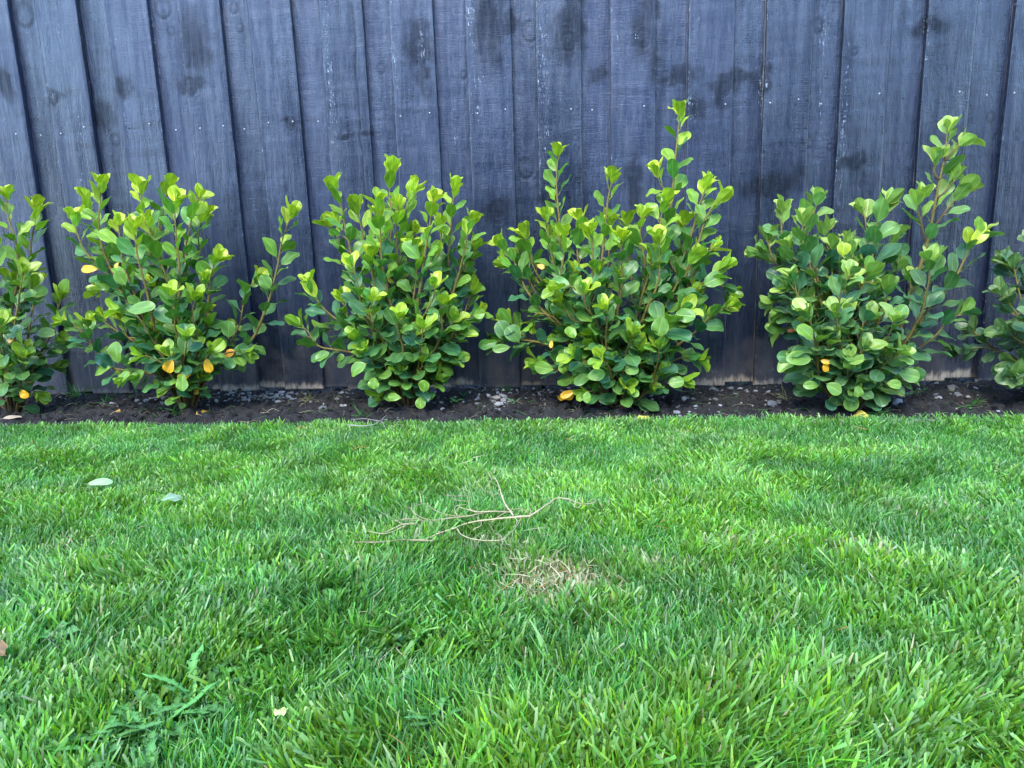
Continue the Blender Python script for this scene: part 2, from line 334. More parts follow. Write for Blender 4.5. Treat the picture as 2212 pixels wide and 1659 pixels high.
def paling(x0, x1, yf, seed, front):
    r = np.random.default_rng(seed); H = 1.82; z0 = .006+r.uniform(-.004, .006)+(.0 if front else .004)
    th = .019; nx = int((x1-x0)/.004); nz = 400
    xs = np.linspace(x0, x1, nx); zs = np.linspace(z0, z0+H, nz)
    X, Z = np.meshgrid(xs, zs)
    skew = r.uniform(-.003, .003); wob = (N1(zs+seed*3.1, zs*0+seed, .5, 3)-.5)*.007
    wob2 = (N2(zs+seed*1.7, zs*0+seed, .4, 4)-.5)*.008
    u = (X-x0)/(x1-x0)
    Xw = X+skew*(Z/1.8)+wob[:, None]*(1-u)+wob2[:, None]*u
    cup = (4*u*(1-u))*r.uniform(-.0015, .002)
    D = (N3(Xw*6+seed, Z*.5+seed, .03, 3)-.5)*.0016+(N4(Xw+seed, Z*8, .25, 2)-.5)*.0009
    dark = np.zeros_like(X)
    for (cx, cz, rx, rz) in darks:
        if x0-.02 < cx < x1+.02:
            ex = Xw+(N2(X+3, Z+3, .03, 3)-.5)*.05; ez = Z+(N5(X+3, Z+3, .04, 3)-.5)*.06
            dark = np.maximum(dark, sstep(.12, .80, gauss(ex, ez, cx, cz, rx*pxm*1.25, rz*pxm*1.25))*(.45+.8*N4(X+8, Z*.12, .007, 3)))
    for (cx, cz, rr) in knots:
        if x0-.005 < cx < x1+.005:
            rr = rr*pxm; dd = np.sqrt((Xw-cx)**2+((Z-cz)*.85)**2)/rr
            ringm = np.exp(-((dd-1)/.28)**2); D += -.0005*ringm+.0002*np.exp(-(dd/.7)**2)+.0003*np.sin(dd*9)*np.exp(-(dd/1.8)**2)
            dark = np.maximum(dark, .55*ringm)
    wear = np.zeros_like(X)
    for (cx, cz, rx, rz, s) in wears:
        if x0-.01 < cx < x1+.01: wear = np.maximum(wear, np.minimum(1, 1.3*s*gauss(Xw, Z, cx, cz, max(rx, 3)*pxm*1.3, rz*pxm)))
    if front: wear = np.maximum(wear, .75*np.exp(-((u*(x1-x0))/.004)**2)*(N1(Z*3+seed, X*0, .5, 2) > .5)); wear = np.maximum(wear, .4*np.exp(-(((1-u)*(x1-x0))/.004)**2)*(N2(Z*3+seed, X*0, .5, 2) > .55))
    if abs(x0 - (-.841)) < .02 and front:      # long drying crack
        cxl = x0+.118+(N1(zs*4, zs*0, .3, 3)-.5)*.012
        ck = np.exp(-((Xw-cxl[:, None])/.0022)**2)*sstep(.45, .55, Z)*(1-sstep(1.3, 1.36, Z)); dark = np.maximum(dark, ck); D -= .003*ck
    dirt = sstep(.17, .0, Z+(N3(X+5, Z+5, .09, 3)-.5)*.16)*.85+.55*sstep(.45, .1, Z)*sstep(.5, .75, N4(X+11, Z+11, .08, 3))
    bare = np.zeros_like(X)
    for (a, b, s) in bares:
        if not front or s > .7:
            bare = np.maximum(bare, s*sstep(a-.006, a+.006, Xw)*sstep(b+.006, b-.006, Xw)*sstep(.012+.018*s, .008, Z-z0+(N2(X*4, Z, .05, 3)-.5)*.035))
    rot = .35*sstep(.02, .004, Z-z0+(N2(X*4, Z, .05, 3)-.5)*.02); bare = np.clip(np.maximum(bare, rot*r.uniform(0, 1)), 0, 1)
    # rounded front arris, then side and back faces
    ar = .0018*(np.exp(-(u*(x1-x0))/.0015)+np.exp(-((1-u)*(x1-x0))/.0015))
    Yf = yf-D-cup+ar
    Vf = np.stack([Xw, Yf, Z], -1).reshape(-1, 3)
    i = np.arange((nx-1)*(nz-1)); rr_ = i//(nx-1); cc = i % (nx-1); a = rr_*nx+cc
    Q = np.stack([a, a+1, a+nx+1, a+nx], 1)
    n0 = len(Vf); L = np.arange(nz)*nx; Rr = L+nx-1
    VB = Vf.copy(); VL = Vf[L].copy(); VL[:, 1] = yf+th; VR = Vf[Rr].copy(); VR[:, 1] = yf+th
    Vb = Vf[:nx].copy(); Vb[:, 1] = yf+th; Vt = Vf[-nx:].copy(); Vt[:, 1] = yf+th
    V = np.concatenate([Vf, VL, VR, Vb, Vt]); j = np.arange(nz-1); k = np.arange(nx-1)
    oL, oR, oB, oT = n0, n0+nz, n0+2*nz, n0+2*nz+nx
    Q = np.concatenate([Q, np.stack([oL+j, L[j], L[j+1], oL+j+1], 1), np.stack([Rr[j], oR+j, oR+j+1, Rr[j+1]], 1),
                        np.stack([oB+k, oB+k+1, k+1, k], 1), np.stack([n0-nx+k, n0-nx+k+1, oT+k+1, oT+k], 1), [[oL, oR, oR+nz-1, oL+nz-1]]])
    def ext(A):
        A = A.reshape(-1); return np.concatenate([A, A[L], A[Rr], A[:nx], A[-nx:]])
    o = mesh_obj('paling', V, Q, M_paint, fence, extra={'dark': ext(dark), 'wear': ext(wear), 'dirt': ext(dirt), 'bare': ext(bare)})
    me = o.data
    # flat shading across the corner: mark side quads flat
    sm = np.ones(len(me.polygons), bool); sm[(nx-1)*(nz-1):] = False; me.polygons.foreach_set('use_smooth', sm)
    return o
def nail(pal, x, z, yf, pale):
    J = Join(); n = 8; rad = .0028
    V = [(x+rad*cos(2*pi*k/n), yf+.001, z+rad*sin(2*pi*k/n)) for k in range(n)]+[(x+rad*.8*cos(2*pi*k/n), yf-.0012, z+rad*.8*sin(2*pi*k/n)) for k in range(n)]+[(x, yf-.0016, z)]
    Q = [(k, (k+1) % n, n+(k+1) % n, n+k) for k in range(n)]; T = [(n+k, n+(k+1) % n, 2*n) for k in range(n)]
    J.add(V, Q, T, (.55, .53, .5) if pale else (.03, .03, .035)); J.build('nail', M_nail, pal)
nailz = lambda x: .975+.004*sin(x*7)
for i, xr in enumerate(rights):
    vis = -2.1 < xr < 1.8
    p = paling(xr-.151, xr, FENCE_Y, 100+i, True)
    if vis:
        for dx in (-.122, -.032): nail(p, xr+dx+random.uniform(-.012, .012), nailz(xr)+random.uniform(-.012, .012), FENCE_Y-.001, random.random() < .75)
    if i < len(rights)-1:
        xn = rights[i+1]-.151; p = paling(xr-.022, xn+.022, FENCE_Y+.0205, 200+i, False)
        if vis: nail(p, (xr+xn)/2+random.uniform(-.015, .015), nailz(xr)+random.uniform(-.015, .005), FENCE_Y+.0195, random.random() < .5)
# rails and posts on the far side
J = Join()
def boxv(x0, x1, y0, y1, z0, z1):
    V = [(x, y, z) for z in (z0, z1) for y in (y0, y1) for x in (x0, x1)]
    return V, [(0, 2, 3, 1), (4, 5, 7, 6), (0, 1, 5, 4), (2, 6, 7, 3), (0, 4, 6, 2), (1, 3, 7, 5)]
for z in (.2, .95, 1.6):
    V, Q = boxv(-2.6, 2.4, FENCE_Y+.042, FENCE_Y+.087, z, z+.075); o = mesh_obj('rail', V, np.array(Q), M_edge, fence, col=np.full((8, 3), .2), smooth=False)

# ------------------------------------------------------------------ shrubs
NU = np.array([-1, -.86, -.5, -.1, 0, .1, .5, .86, 1.0]); NV = np.array([0, .05, .15, .30, .46, .62, .77, .89, .965, 1])
UU, VV = np.meshgrid(NU, NV)
iq = np.arange(8*9); LEAFQ = np.stack([(iq//8)*9+iq % 8, (iq//8)*9+iq % 8+1, (iq//8+1)*9+iq % 8+1, (iq//8+1)*9+iq % 8], 1)
def unit(v): v = np.asarray(v, float); return v/(np.linalg.norm(v)+1e-9)
def leaf(J, base, d, nrm, L, W, colr, r, young=0.0, pet=.012, wavy=1.0, petcol=(.30, .28, .06)):
    """one leaf: petiole from base along d, blade of length L and width W, upper face along nrm"""
    d = unit(d); nrm = unit(nrm-d*np.dot(nrm, d)); s = np.cross(d, nrm)
    b0 = base+d*pet
    # petiole
    pp = np.array([base, base+d*pet*.5+nrm*-.001, b0+d*.004]); V, Q, T = tube(pp, [.0012, .001, .0008], 4); J.add(V, Q, T, petcol)
    prof = (1-np.abs(2*NV**r.uniform(.95, 1.25)-1)**2.2)**.58*(1-.25*(1-NV)**2); prof[0] = .05; prof[-1] = .10
    w = prof*W*.5
    fold = r.uniform(.08, .38)+.35*young; curl = r.uniform(-.35, .95)-.3*young; wav = r.uniform(.04, .13)*wavy; ph = r.uniform(0, 6.28); tw = r.uniform(-.35, .35); kk = r.uniform(1.1, 1.9)
    ang = curl*(VV**1.6)
    # arc along the midrib
    dv = L*np.diff(NV); am = curl*(NV**1.6); cx = np.concatenate([[0], np.cumsum(np.cos(am[:-1])*dv)]); cz = np.concatenate([[0], np.cumsum(-np.sin(am[:-1])*dv)])
    tip = r.uniform(-.2, .35)
    lat = UU*w[:, None]; h = fold*np.abs(lat)*(1-.3*np.abs(UU))+wav*W*np.sin(VV*2*pi*kk+ph+UU*.8)*np.abs(UU)**2*np.sin(pi*VV)**.5
    h -= tip*np.abs(lat)*sstep(.75, 1, VV)
    t2 = tw*VV; lat2 = lat*np.cos(t2)-h*np.sin(t2); h2 = lat*np.sin(t2)+h*np.cos(t2)
    P = b0+d*(cx[:, None]-h2*np.sin(ang)*-1)[..., None]+nrm*(cz[:, None]+h2*np.cos(ang))[..., None]+s*lat2[..., None]
    P = P.reshape(-1, 3); P[:, 1] = np.minimum(P[:, 1], FENCE_Y-.012+P[:, 1]*0)
    colr = np.asarray(colr, float)
    c = np.broadcast_to(colr, (len(P), 3)).copy()
    lite = colr*np.array([2.1, 1.6, 1.5])+np.array([.05, .06, .008])
    mg = (np.abs(UU) >= .99).reshape(-1)[:, None]*.75; mr = ((np.abs(UU) < .05).reshape(-1)[:, None])*.6
    mm = np.maximum(mg, mr); c = c*(1-mm)+lite*mm
    c = c*(1+.12*np.sin(VV*9+UU*4+ph).reshape(-1, 1))
    J.add(P, LEAFQ[:, ::-1], None, c)

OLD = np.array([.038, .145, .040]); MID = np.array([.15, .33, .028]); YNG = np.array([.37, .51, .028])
def shrub(idx, aff, stems, base_px, label, n_shoot=14, tone=1.0, yellows=(), seed=0, young_h=(.35, .62), blue=0.0, leafsize=.95, ymul=1.0, extra=()):
    ox, oy, sc = aff
    vw = lambda p: (ox+p[0]*sc, oy+p[1]*sc)
    r = np.random.default_rng(seed)
    B = at_z(*base_px, 0.0); B[1] = min(max(B[1], 2.29), 2.36); B = at_y(base_px[0], base_px[1], B[1]); B[2] = 0.0
    root = empty('griselinia_shrub', B)
    root.name = 'hedge_shrub'
    tag(root, label, 'shrub', 'young hedge shrubs planted along the fence')
    JL = Join(); branches = []
    tips = []
    for st in stems:
        pts, dz = st[0], st[1]; opt = st[2] if len(st) > 2 else {}
        pts = list(pts); n = len(pts)
        cum = np.concatenate([[0], np.cumsum([math.dist(pts[i], pts[i+1]) for i in range(n-1)])]); cum /= cum[-1]
        sub = opt.get('sub'); y0 = B[1]+(opt.get('d0', 0.0))
        W = [at_y(*vw(p), min(y0+dz*(t**.8), FENCE_Y-.05)) for p, t in zip(pts, cum)]
        W = np.array(W)
        W[:, 2] = np.maximum(W[:, 2], .0)
        if not sub: W[0] = B+np.array([(W[0][0]-B[0])*.35, r.uniform(-.012, .012), -.01])
        P, Ln = resample(W, .008)
        P = P+np.cumsum(r.normal(0, .00035, P.shape), axis=0)
        n = len(P); t = np.linspace(0, 1, n)
        r0 = (.0024+.0065*min(Ln, .7)) if not sub else .0028
        rad = r0*(1-t)**.8+.0013
        hgt = P[:, 2][:, None]
        barkc = np.array([.075, .045, .025])*(1-t[:, None])+np.array([.26, .20, .04])*t[:, None]
        branches.append((P, rad, barkc))
        tips.append((P, Ln, opt))
        # side shoots
        if not sub and Ln > .3 and not opt.get('bare'):
            for q in range(opt.get('shoots', 1)):
                i0 = int(n*r.uniform(.25, .78)); T = unit(P[min(i0+3, n-1)]-P[i0-3]); a = r.uniform(0, 2*pi)
                side = unit(np.cross(T, [cos(a), sin(a), .1])); side[2] = abs(side[2])*.5
                dd = unit(side*.9+T*.7); l = r.uniform(.04, .085)
                S = np.array([P[i0], P[i0]+dd*l*.5, P[i0]+dd*l*.85+np.array([0, 0, l*.35])])
                SP, sl = resample(S, .008); tt = np.linspace(0, 1, len(SP))
                branches.append((SP, .0018*(1-tt)+.0010, np.broadcast_to([.2, .16, .035], (len(SP), 3)))); tips.append((SP, sl, {'f0': .25, 'shoot': 1}))
    hs = []
    for (P, Ln, opt) in tips:
        n = len(P); f0 = max(opt.get('f0', .30), .0 if opt.get('shoot') else .2); s = f0*Ln; phi = r.uniform(0, 6.28); sz = opt.get('size', 1.0)*leafsize
        while s < Ln:
            t = s/Ln; x = t*(n-1); i = int(x); p = P[i]+(P[min(i+1, n-1)]-P[i])*(x-i)
            T = unit(P[min(i+2, n-1)]-P[max(i-2, 0)])
            rem = Ln-s
            near = max(0, 1-rem/.085)                   # close to the tip of the shoot
            phi += 2.4+r.normal(0, .35)
            a1 = unit(np.cross(T, [0.13, 1, .2])); a2 = np.cross(T, a1)
            rad = cos(phi)*a1+sin(phi)*a2
            # leaves seek the open side (towards the lawn and outward from the shrub)
            outw = unit(np.array([p[0]-B[0], (p[1]-B[1])*.6-.10, 0.02]))
            rad = unit(rad+.30*outw)
            upr = sstep(.22, .5, p[2]); op = radians(r.uniform(48-16*upr, 82-22*upr))*(1-near)+radians(r.uniform(14, 38))*near
            d = unit(T*cos(op)+rad*sin(op)+np.array([0, 0, .12*(1-near)-.28*(p[2] < .25)]))
            up = np.array([0, -.35, 1.0]); nrm = T*sin(op)-rad*cos(op)
            nrm = unit(nrm)*(.75+.6*near)+unit(up+r.normal(0, .25, 3))*(.85*(1-near)*(1-.6*upr))+np.array([0, -.65, 0])*(1-.6*near)*r.uniform(-.1*upr, 1.4); nrm = unit(nrm)+np.cross(d, unit(nrm))*r.normal(0, .38)*upr
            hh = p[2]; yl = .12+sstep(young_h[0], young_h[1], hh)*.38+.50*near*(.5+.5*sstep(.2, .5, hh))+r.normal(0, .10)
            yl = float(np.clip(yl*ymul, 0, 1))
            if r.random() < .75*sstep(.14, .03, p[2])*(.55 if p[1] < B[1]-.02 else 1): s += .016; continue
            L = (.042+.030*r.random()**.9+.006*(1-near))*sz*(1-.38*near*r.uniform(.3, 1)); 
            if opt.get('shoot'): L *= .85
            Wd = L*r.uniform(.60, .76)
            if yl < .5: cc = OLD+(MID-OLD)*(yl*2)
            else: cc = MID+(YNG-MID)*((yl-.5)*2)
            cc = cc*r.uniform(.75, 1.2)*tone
            if r.random() < .35*(1-yl): cc = cc*np.array([.65, .88, 1.6])
            cc = cc*(1-blue)+blue*cc.mean()*np.array([.55, 1.2, 1.1])
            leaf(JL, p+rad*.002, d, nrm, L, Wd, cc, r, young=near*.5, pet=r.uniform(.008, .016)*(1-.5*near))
            s += (.0175+.009*r.random())*(1-.45*near)*opt.get('sparse', 1.0)
        # terminal bud leaves
        T = unit(P[-1]-P[-4]) if n > 4 else unit(P[-1]-P[0])
        for q in range(4):
            phi += 1.6+r.normal(0, .2); a1 = unit(np.cross(T, [0.13, 1, .2])); a2 = np.cross(T, a1); rad = cos(phi)*a1+sin(phi)*a2
            op = radians([44, 34, 22, 10][q]); d = unit(T*cos(op)+rad*sin(op)); L = [.062, .054, .042, .028][q]*sz*r.uniform(.9, 1.12)
            yl = np.clip((.72+.14*r.random())*ymul+.1*(P[-1][2] > .5), 0, 1)*(1 if P[-1][2] > .3 else .75)
            cc = MID+(YNG-MID)*np.clip((yl-.4)*1.7, 0, 1); cc = cc*r.uniform(.85, 1.15)*tone; cc = cc*(1-blue)+blue*cc.mean()*np.array([.55, 1.2, 1.1])
            leaf(JL, P[-1]-T*.004*(3-q), d, T*sin(op)-rad*cos(op), L, L*.66, cc, r, young=.7, pet=.004)
    # leaves placed one by one: (base px, tip px, face, depth, width, tone)
    for e in extra:
        (bx, by), (tx, ty), dz, wr, yl = e
        p = at_y(*vw((bx, by)), B[1]+dz); q = at_y(*vw((tx, ty)), B[1]+dz-.008); L = np.linalg.norm(q-p)
        cc = (OLD+(MID-OLD)*(yl*2) if yl < .5 else MID+(YNG-MID)*(yl-.5)*2)*tone
        leaf(JL, p, q-p, np.array([r.uniform(-.2, .2), -1, .55]), L*.93, L*wr, cc, r, pet=L*.07, wavy=.7)
    JL.build('foliage', M_leaf, root)
    for (P, rad, bc) in branches:
        V, Q, T = tube(P, rad, 6)
        cc = np.repeat(bc, 6, axis=0); cc = np.vstack([cc, bc[-1:]])
        J = Join(); J.add(V, Q, T, cc); J.build('branch', M_bark, root)
    # short thick stock at the ground
    J = Join()
    tp = np.array([B+[0, 0, -.03], B+[.002, 0, .01], B+[-.002, .003, .04], B+[.0, .0, .065]]); V, Q, T = tube(resample(tp, .01)[0], np.linspace(.019, .010, len(resample(tp, .01)[0])), 9)
    J.add(V+r.normal(0, .0012, V.shape), Q, T, (.16, .10, .07)); J.build('trunk', M_bark, root)
    for y in yellows:
        (bx, by), (tx, ty), dz, wr = y[:4]; yc = y[4] if len(y) > 4 else (.72, .42, .015)
        p = at_y(*vw((bx, by)), B[1]+dz); q = at_y(*vw((tx, ty)), B[1]+dz-.01); L = np.linalg.norm(q-p)
        J = Join(); leaf(J, p, q-p, np.array([r.uniform(-.2, .2), -1, .3]), L*.9, L*wr, yc, r, pet=L*.1, petcol=(.5, .4, .08))
        o = J.build('yellow_leaf', M_leaf, root)
    return root

S1 = (0, 331.8, .3667); S2 = (580.7, 304.2, .3832); S3 = (1023.1, 193.6, .45); S4 = (1576, 221.2, .4332)
YEL = (.72, .42, .015)
shrub(0, S1, [
    ([(70, 1470), (80, 1250), (85, 1000), (110, 830), (130, 690)], -.10, {}),
    ([(60, 1470), (50, 1100), (100, 700), (85, 520), (45, 400), (25, 260)], .03, {}),
    ([(80, 1470), (110, 1100), (130, 800), (170, 640), (185, 520), (205, 420), (215, 320)], .08, {'f0': .3}),
    ([(40, 1470), (-50, 1000), (-110, 600), (-150, 350)], .05, {}),
    ([(40, 1470), (-120, 1100), (-220, 800), (-290, 560)], .0, {}),
    ([(60, 1470), (20, 1150), (-20, 850), (-30, 600), (-50, 380)], -.05, {}),
    ([(100, 1440), (200, 1250), (300, 1070), (340, 930), (365, 850)], .05, {'f0': .35, 'shoots': 0}),
    ([(90, 1450), (180, 1300), (240, 1190), (340, 1100)], .0, {}),
    ([(90, 1450), (140, 1250), (165, 1080), (200, 880), (215, 760)], .04, {}),
    ([(80, 1450), (60, 1300), (20, 1150), (10, 1000)], -.14, {}),
    ([(50, 1460), (0, 1300), (-80, 1200)], -.06, {}), ([(50, 1460), (-60, 1400), (-140, 1350)], -.02, {}),
    ([(80, 1460), (150, 1400), (225, 1410)], -.04, {}), ([(70, 1460), (30, 1380), (40, 1250)], -.12, {}),
    ([(80, 1460), (180, 1380), (260, 1260), (320, 1250)], .06, {}),
    ([(70, 1460), (120, 1330), (140, 1200)], -.10, {}),
], (28, 884), 'shrub cut off by the left edge of the photo with dark lower leaves', tone=.85, seed=31, ymul=.95,
    yellows=[((80, 1100), (15, 1110), -.03, .6, (.45, .26, .03)), ((25, 1180), (45, 1240), -.06, .6), ((110, 1400), (160, 1430), -.10, .75), ((150, 1360), (200, 1310), -.02, .5, (.6, .3, .02))],
    extra=[((355, 860), (400, 745), .05, .78, .35), ((350, 1060), (215, 1050), -.02, .5, .2), ((130, 1120), (95, 1035), -.12, .55, .3)])

shrub(1, S1, [
    ([(1090, 1480), (1010, 1300), (900, 1130), (760, 850), (640, 650), (590, 450), (595, 300), (600, 190)], .05, {}),
    ([(1080, 1450), (960, 1250), (850, 1050), (720, 830), (600, 680), (500, 580), (455, 470), (435, 380)], .0, {}),
    ([(1090, 1450), (1040, 1100), (960, 850), (900, 650), (860, 450), (835, 330), (825, 210)], .08, {}),
    ([(1110, 1450), (1080, 1150), (1000, 900), (940, 600), (950, 380), (975, 250), (990, 180)], .14, {}),
    ([(1120, 1480), (1110, 1200), (1050, 950), (1065, 800), (1062, 650), (1045, 480), (1035, 330), (1045, 270)], -.06, {'f0': .3}),
    ([(1120, 1450), (1140, 1100), (1110, 900), (1100, 600), (1120, 450), (1150, 330), (1180, 255)], .05, {}),
    ([(1130, 1450), (1160, 1150), (1180, 800), (1170, 600), (1165, 460), (1205, 360)], .12, {}),
    ([(1130, 1460), (1180, 1150), (1215, 950), (1235, 780), (1250, 680), (1285, 620)], .0, {}),
    ([(1140, 1450), (1220, 1270), (1320, 1200), (1470, 1100), (1530, 980), (1590, 820), (1630, 650), (1650, 520), (1685, 410), (1715, 345)], .02, {'f0': .2, 'shoots': 0}),
    ([(1320, 1190), (1400, 1020), (1425, 930), (1445, 820), (1510, 740)], .03, {'sub': 1, 'd0': .01, 'f0': .2}),
    ([(1140, 1430), (1230, 1230), (1300, 1130), (1345, 1050)], .04, {}),
    ([(1080, 1450), (1000, 1330), (860, 1280), (660, 1260), (560, 1150), (510, 1070), (440, 1015), (375, 985)], -.04, {'shoots': 0, 'f0': .35}),
    ([(590, 1200), (540, 1120), (515, 1060), (520, 1000)], -.03, {'sub': 1, 'd0': -.03, 'f0': .3}),
    ([(1110, 1430), (1080, 1200), (1040, 1050), (1035, 930), (1015, 830)], -.15, {}),
    ([(1080, 1450), (980, 1230), (880, 1060), (800, 950), (700, 920)], -.10, {}),
    ([(1080, 1440), (960, 1200), (900, 1000), (860, 800), (820, 640), (800, 550), (790, 430)], -.08, {}),
    ([(1070, 1430), (900, 1100), (780, 820), (720, 640), (700, 500), (690, 400)], -.02, {}),
    ([(1100, 1460), (1040, 1390), (980, 1390)], -.06, {'f0': .3}), ([(1120, 1460), (1160, 1380), (1190, 1320)], -.05, {'f0': .4}),
    ([(1100, 1450), (1000, 1280), (900, 1200), (830, 1180)], -.12, {}), ([(1090, 1450), (940, 1250), (780, 1110), (640, 1020), (600, 970)], .05, {}),
    ([(1100, 1450), (1080, 1300), (1100, 1150), (1110, 1080)], -.16, {}), ([(1130, 1450), (1190, 1250), (1240, 1170)], -.10, {}),
    ([(1080, 1450), (960, 1330), (860, 1300), (740, 1320)], -.08, {'f0': .4, 'shoots': 0}),
    ([(1130, 1450), (1160, 1150), (1130, 950), (1150, 850)], -.08, {}), ([(1090, 1450), (950, 1100), (800, 860), (650, 800), (570, 790)], .08, {}),
    ([(1080, 1440), (900, 1050), (740, 760), (640, 560), (540, 400), (500, 270)], .12, {}),
    ([(1110, 1440), (1060, 1000), (960, 700), (900, 560), (870, 400)], .0, {}),
    ([(1140, 1450), (1260, 1230), (1400, 1170), (1450, 1180)], -.03, {'f0': .5, 'shoots': 0}),
    ([(1100, 1450), (900, 1150), (750, 1080), (680, 1130)], .02, {}),
], (403, 886), 'shrub with yellow leaves low down and one long shoot arching away to its right', tone=1.0, seed=11,
    yellows=[((585, 680), (465, 678), -.05, .42), ((1020, 1210), (975, 1290), -.14, .75), ((1130, 1300), (1040, 1320), -.14, .5), ((1215, 1200), (1235, 1290), -.10, .7), ((1320, 1200), (1370, 1160), -.02, .6, (.6, .32, .02)), ((1065, 1330), (1075, 1440), -.05, .25, (.6, .36, .05)), ((1140, 1420), (1180, 1380), -.05, .5, (.6, .4, .05)), ((700, 640), (675, 670), -.05, .6)],
    extra=[((695, 1240), (668, 1110), -.08, .75, .35), ((855, 1275), (770, 1345), -.08, .6, .4), ((770, 1285), (690, 1340), -.08, .6, .45), ((1345, 1090), (1345, 985), -.03, .95, .15), ((1075, 1290), (1075, 1400), -.16, .8, .4), ((1590, 800), (1540, 715), .0, .85, .25), ((740, 780), (690, 690), -.10, .85, .3), ((740, 930), (905, 890), -.14, .45, .3), ((660, 1255), (530, 1290), -.05, .45, .45), ((1100, 1480), (1050, 1490), -.04, .8, .5)])

shrub(2, S2, [
    ([(775, 1470), (730, 1100), (690, 900), (680, 700), (695, 450), (680, 310), (690, 170)], .08, {}),
    ([(760, 1470), (640, 1200), (520, 850), (470, 650), (430, 480), (405, 350), (372, 265)], .0, {}),
    ([(765, 1470), (730, 1120), (670, 850), (635, 680), (625, 500), (612, 350)], -.08, {'f0': .3}),
    ([(780, 1470), (815, 1100), (838, 900), (870, 650), (895, 470), (915, 340)], -.08, {'f0': .3}),
    ([(780, 1450), (780, 900), (780, 600), (765, 420), (810, 260)], .10, {}),
    ([(800, 1450), (900, 1100), (1000, 800), (1020, 560), (1032, 400), (1045, 260)], .10, {}),
    ([(810, 1450), (950, 1150), (1060, 780), (1100, 650), (1125, 530), (1145, 460)], .03, {}),
    ([(770, 1450), (620, 1180), (450, 1050), (330, 960), (260, 870), (225, 800)], -.02, {'shoots': 1}),
    ([(750, 1460), (620, 1260), (460, 1200), (290, 1170), (220, 1085), (175, 1045)], .0, {'shoots': 0, 'f0': .3}),
    ([(765, 1450), (600, 1100), (530, 950), (510, 820), (478, 700)], -.12, {}),
    ([(760, 1450), (600, 1200), (500, 1060), (440, 980), (415, 890)], -.02, {}),
    ([(765, 1450), (680, 1200), (570, 1000), (590, 890)], -.16, {}),
    ([(800, 1460), (900, 1250), (970, 1100), (975, 980), (985, 920)], -.10, {}),
    ([(820, 1450), (980, 1200), (1080, 1020), (1120, 900), (1150, 850)], .06, {}),
    ([(800, 1480), (840, 1300), (858, 1150), (865, 1060)], -.14, {'f0': .1}),
    ([(820, 1460), (1000, 1150), (1100, 1010), (1170, 975)], .0, {}),
    ([(820, 1460), (940, 1260), (1030, 1120), (1080, 1080)], -.04, {}),
    ([(800, 1470), (880, 1400), (950, 1340)], -.05, {'f0': .3}), ([(740, 1470), (640, 1360), (590, 1260), (555, 1180)], -.12, {'f0': .3}),
    ([(770, 1450), (700, 1000), (560, 650), (530, 500), (500, 370)], .10, {}), ([(780, 1450), (740, 800), (720, 520), (735, 360)], .0, {}),
    ([(800, 1450), (920, 800), (960, 600), (970, 480)], .05, {}), ([(810, 1450), (1000, 950), (1120, 700), (1170, 600)], .10, {}),
    ([(800, 1450), (980, 1000), (1060, 900), (1130, 820)], .12, {}), ([(760, 1450), (560, 900), (430, 700), (390, 560), (340, 480)], .08, {}),
    ([(780, 1450), (760, 1200), (720, 1050), (730, 1000)], -.16, {}), ([(780, 1450), (840, 1100), (920, 900), (930, 820)], -.10, {}),
    ([(770, 1460), (660, 1280), (530, 1130), (490, 1100)], -.12, {}), ([(790, 1460), (900, 1330), (1010, 1230), (1050, 1220)], -.04, {}),
    ([(760, 1450), (600, 1220), (400, 1060), (330, 1060)], .08, {}), ([(770, 1470), (700, 1400), (640, 1430)], -.04, {'f0': .3}),
    ([(790, 1450), (800, 1000), (830, 750), (810, 620)], -.04, {}), ([(770, 1450), (650, 1000), (600, 800), (580, 640)], -.04, {}),
    ([(770, 1450), (720, 900), (660, 600), (640, 420)], .03, {}),
], (888, 882), 'dense bright shrub with green leaves down to the soil and one short upright tip', tone=1.03, seed=12,
    yellows=[((735, 975), (715, 1020), -.06, .7), ((700, 1300), (665, 1320), -.10, .6), ((640, 1000), (690, 1080), .0, .5, (.5, .3, .03)), ((665, 770), (700, 800), -.02, .5, (.5, .45, .03)), ((930, 1370), (950, 1395), -.04, .6, (.4, .35, .05))],
    extra=[((555, 1255), (452, 1310), -.16, .75, .35), ((595, 1330), (590, 1400), -.16, 1.0, .4), ((750, 1450), (670, 1440), -.12, .6, .45), ((855, 1440), (855, 1510), -.10, .9, .4), ((270, 890), (205, 770), -.02, .6, .8), ((870, 1420), (880, 1350), -.16, .9, .4), ((345, 1190), (265, 1235), -.02, .7, .25), ((380, 1240), (420, 1210), .0, .8, .25), ((1150, 985), (1215, 970), -.02, .9, .4)])

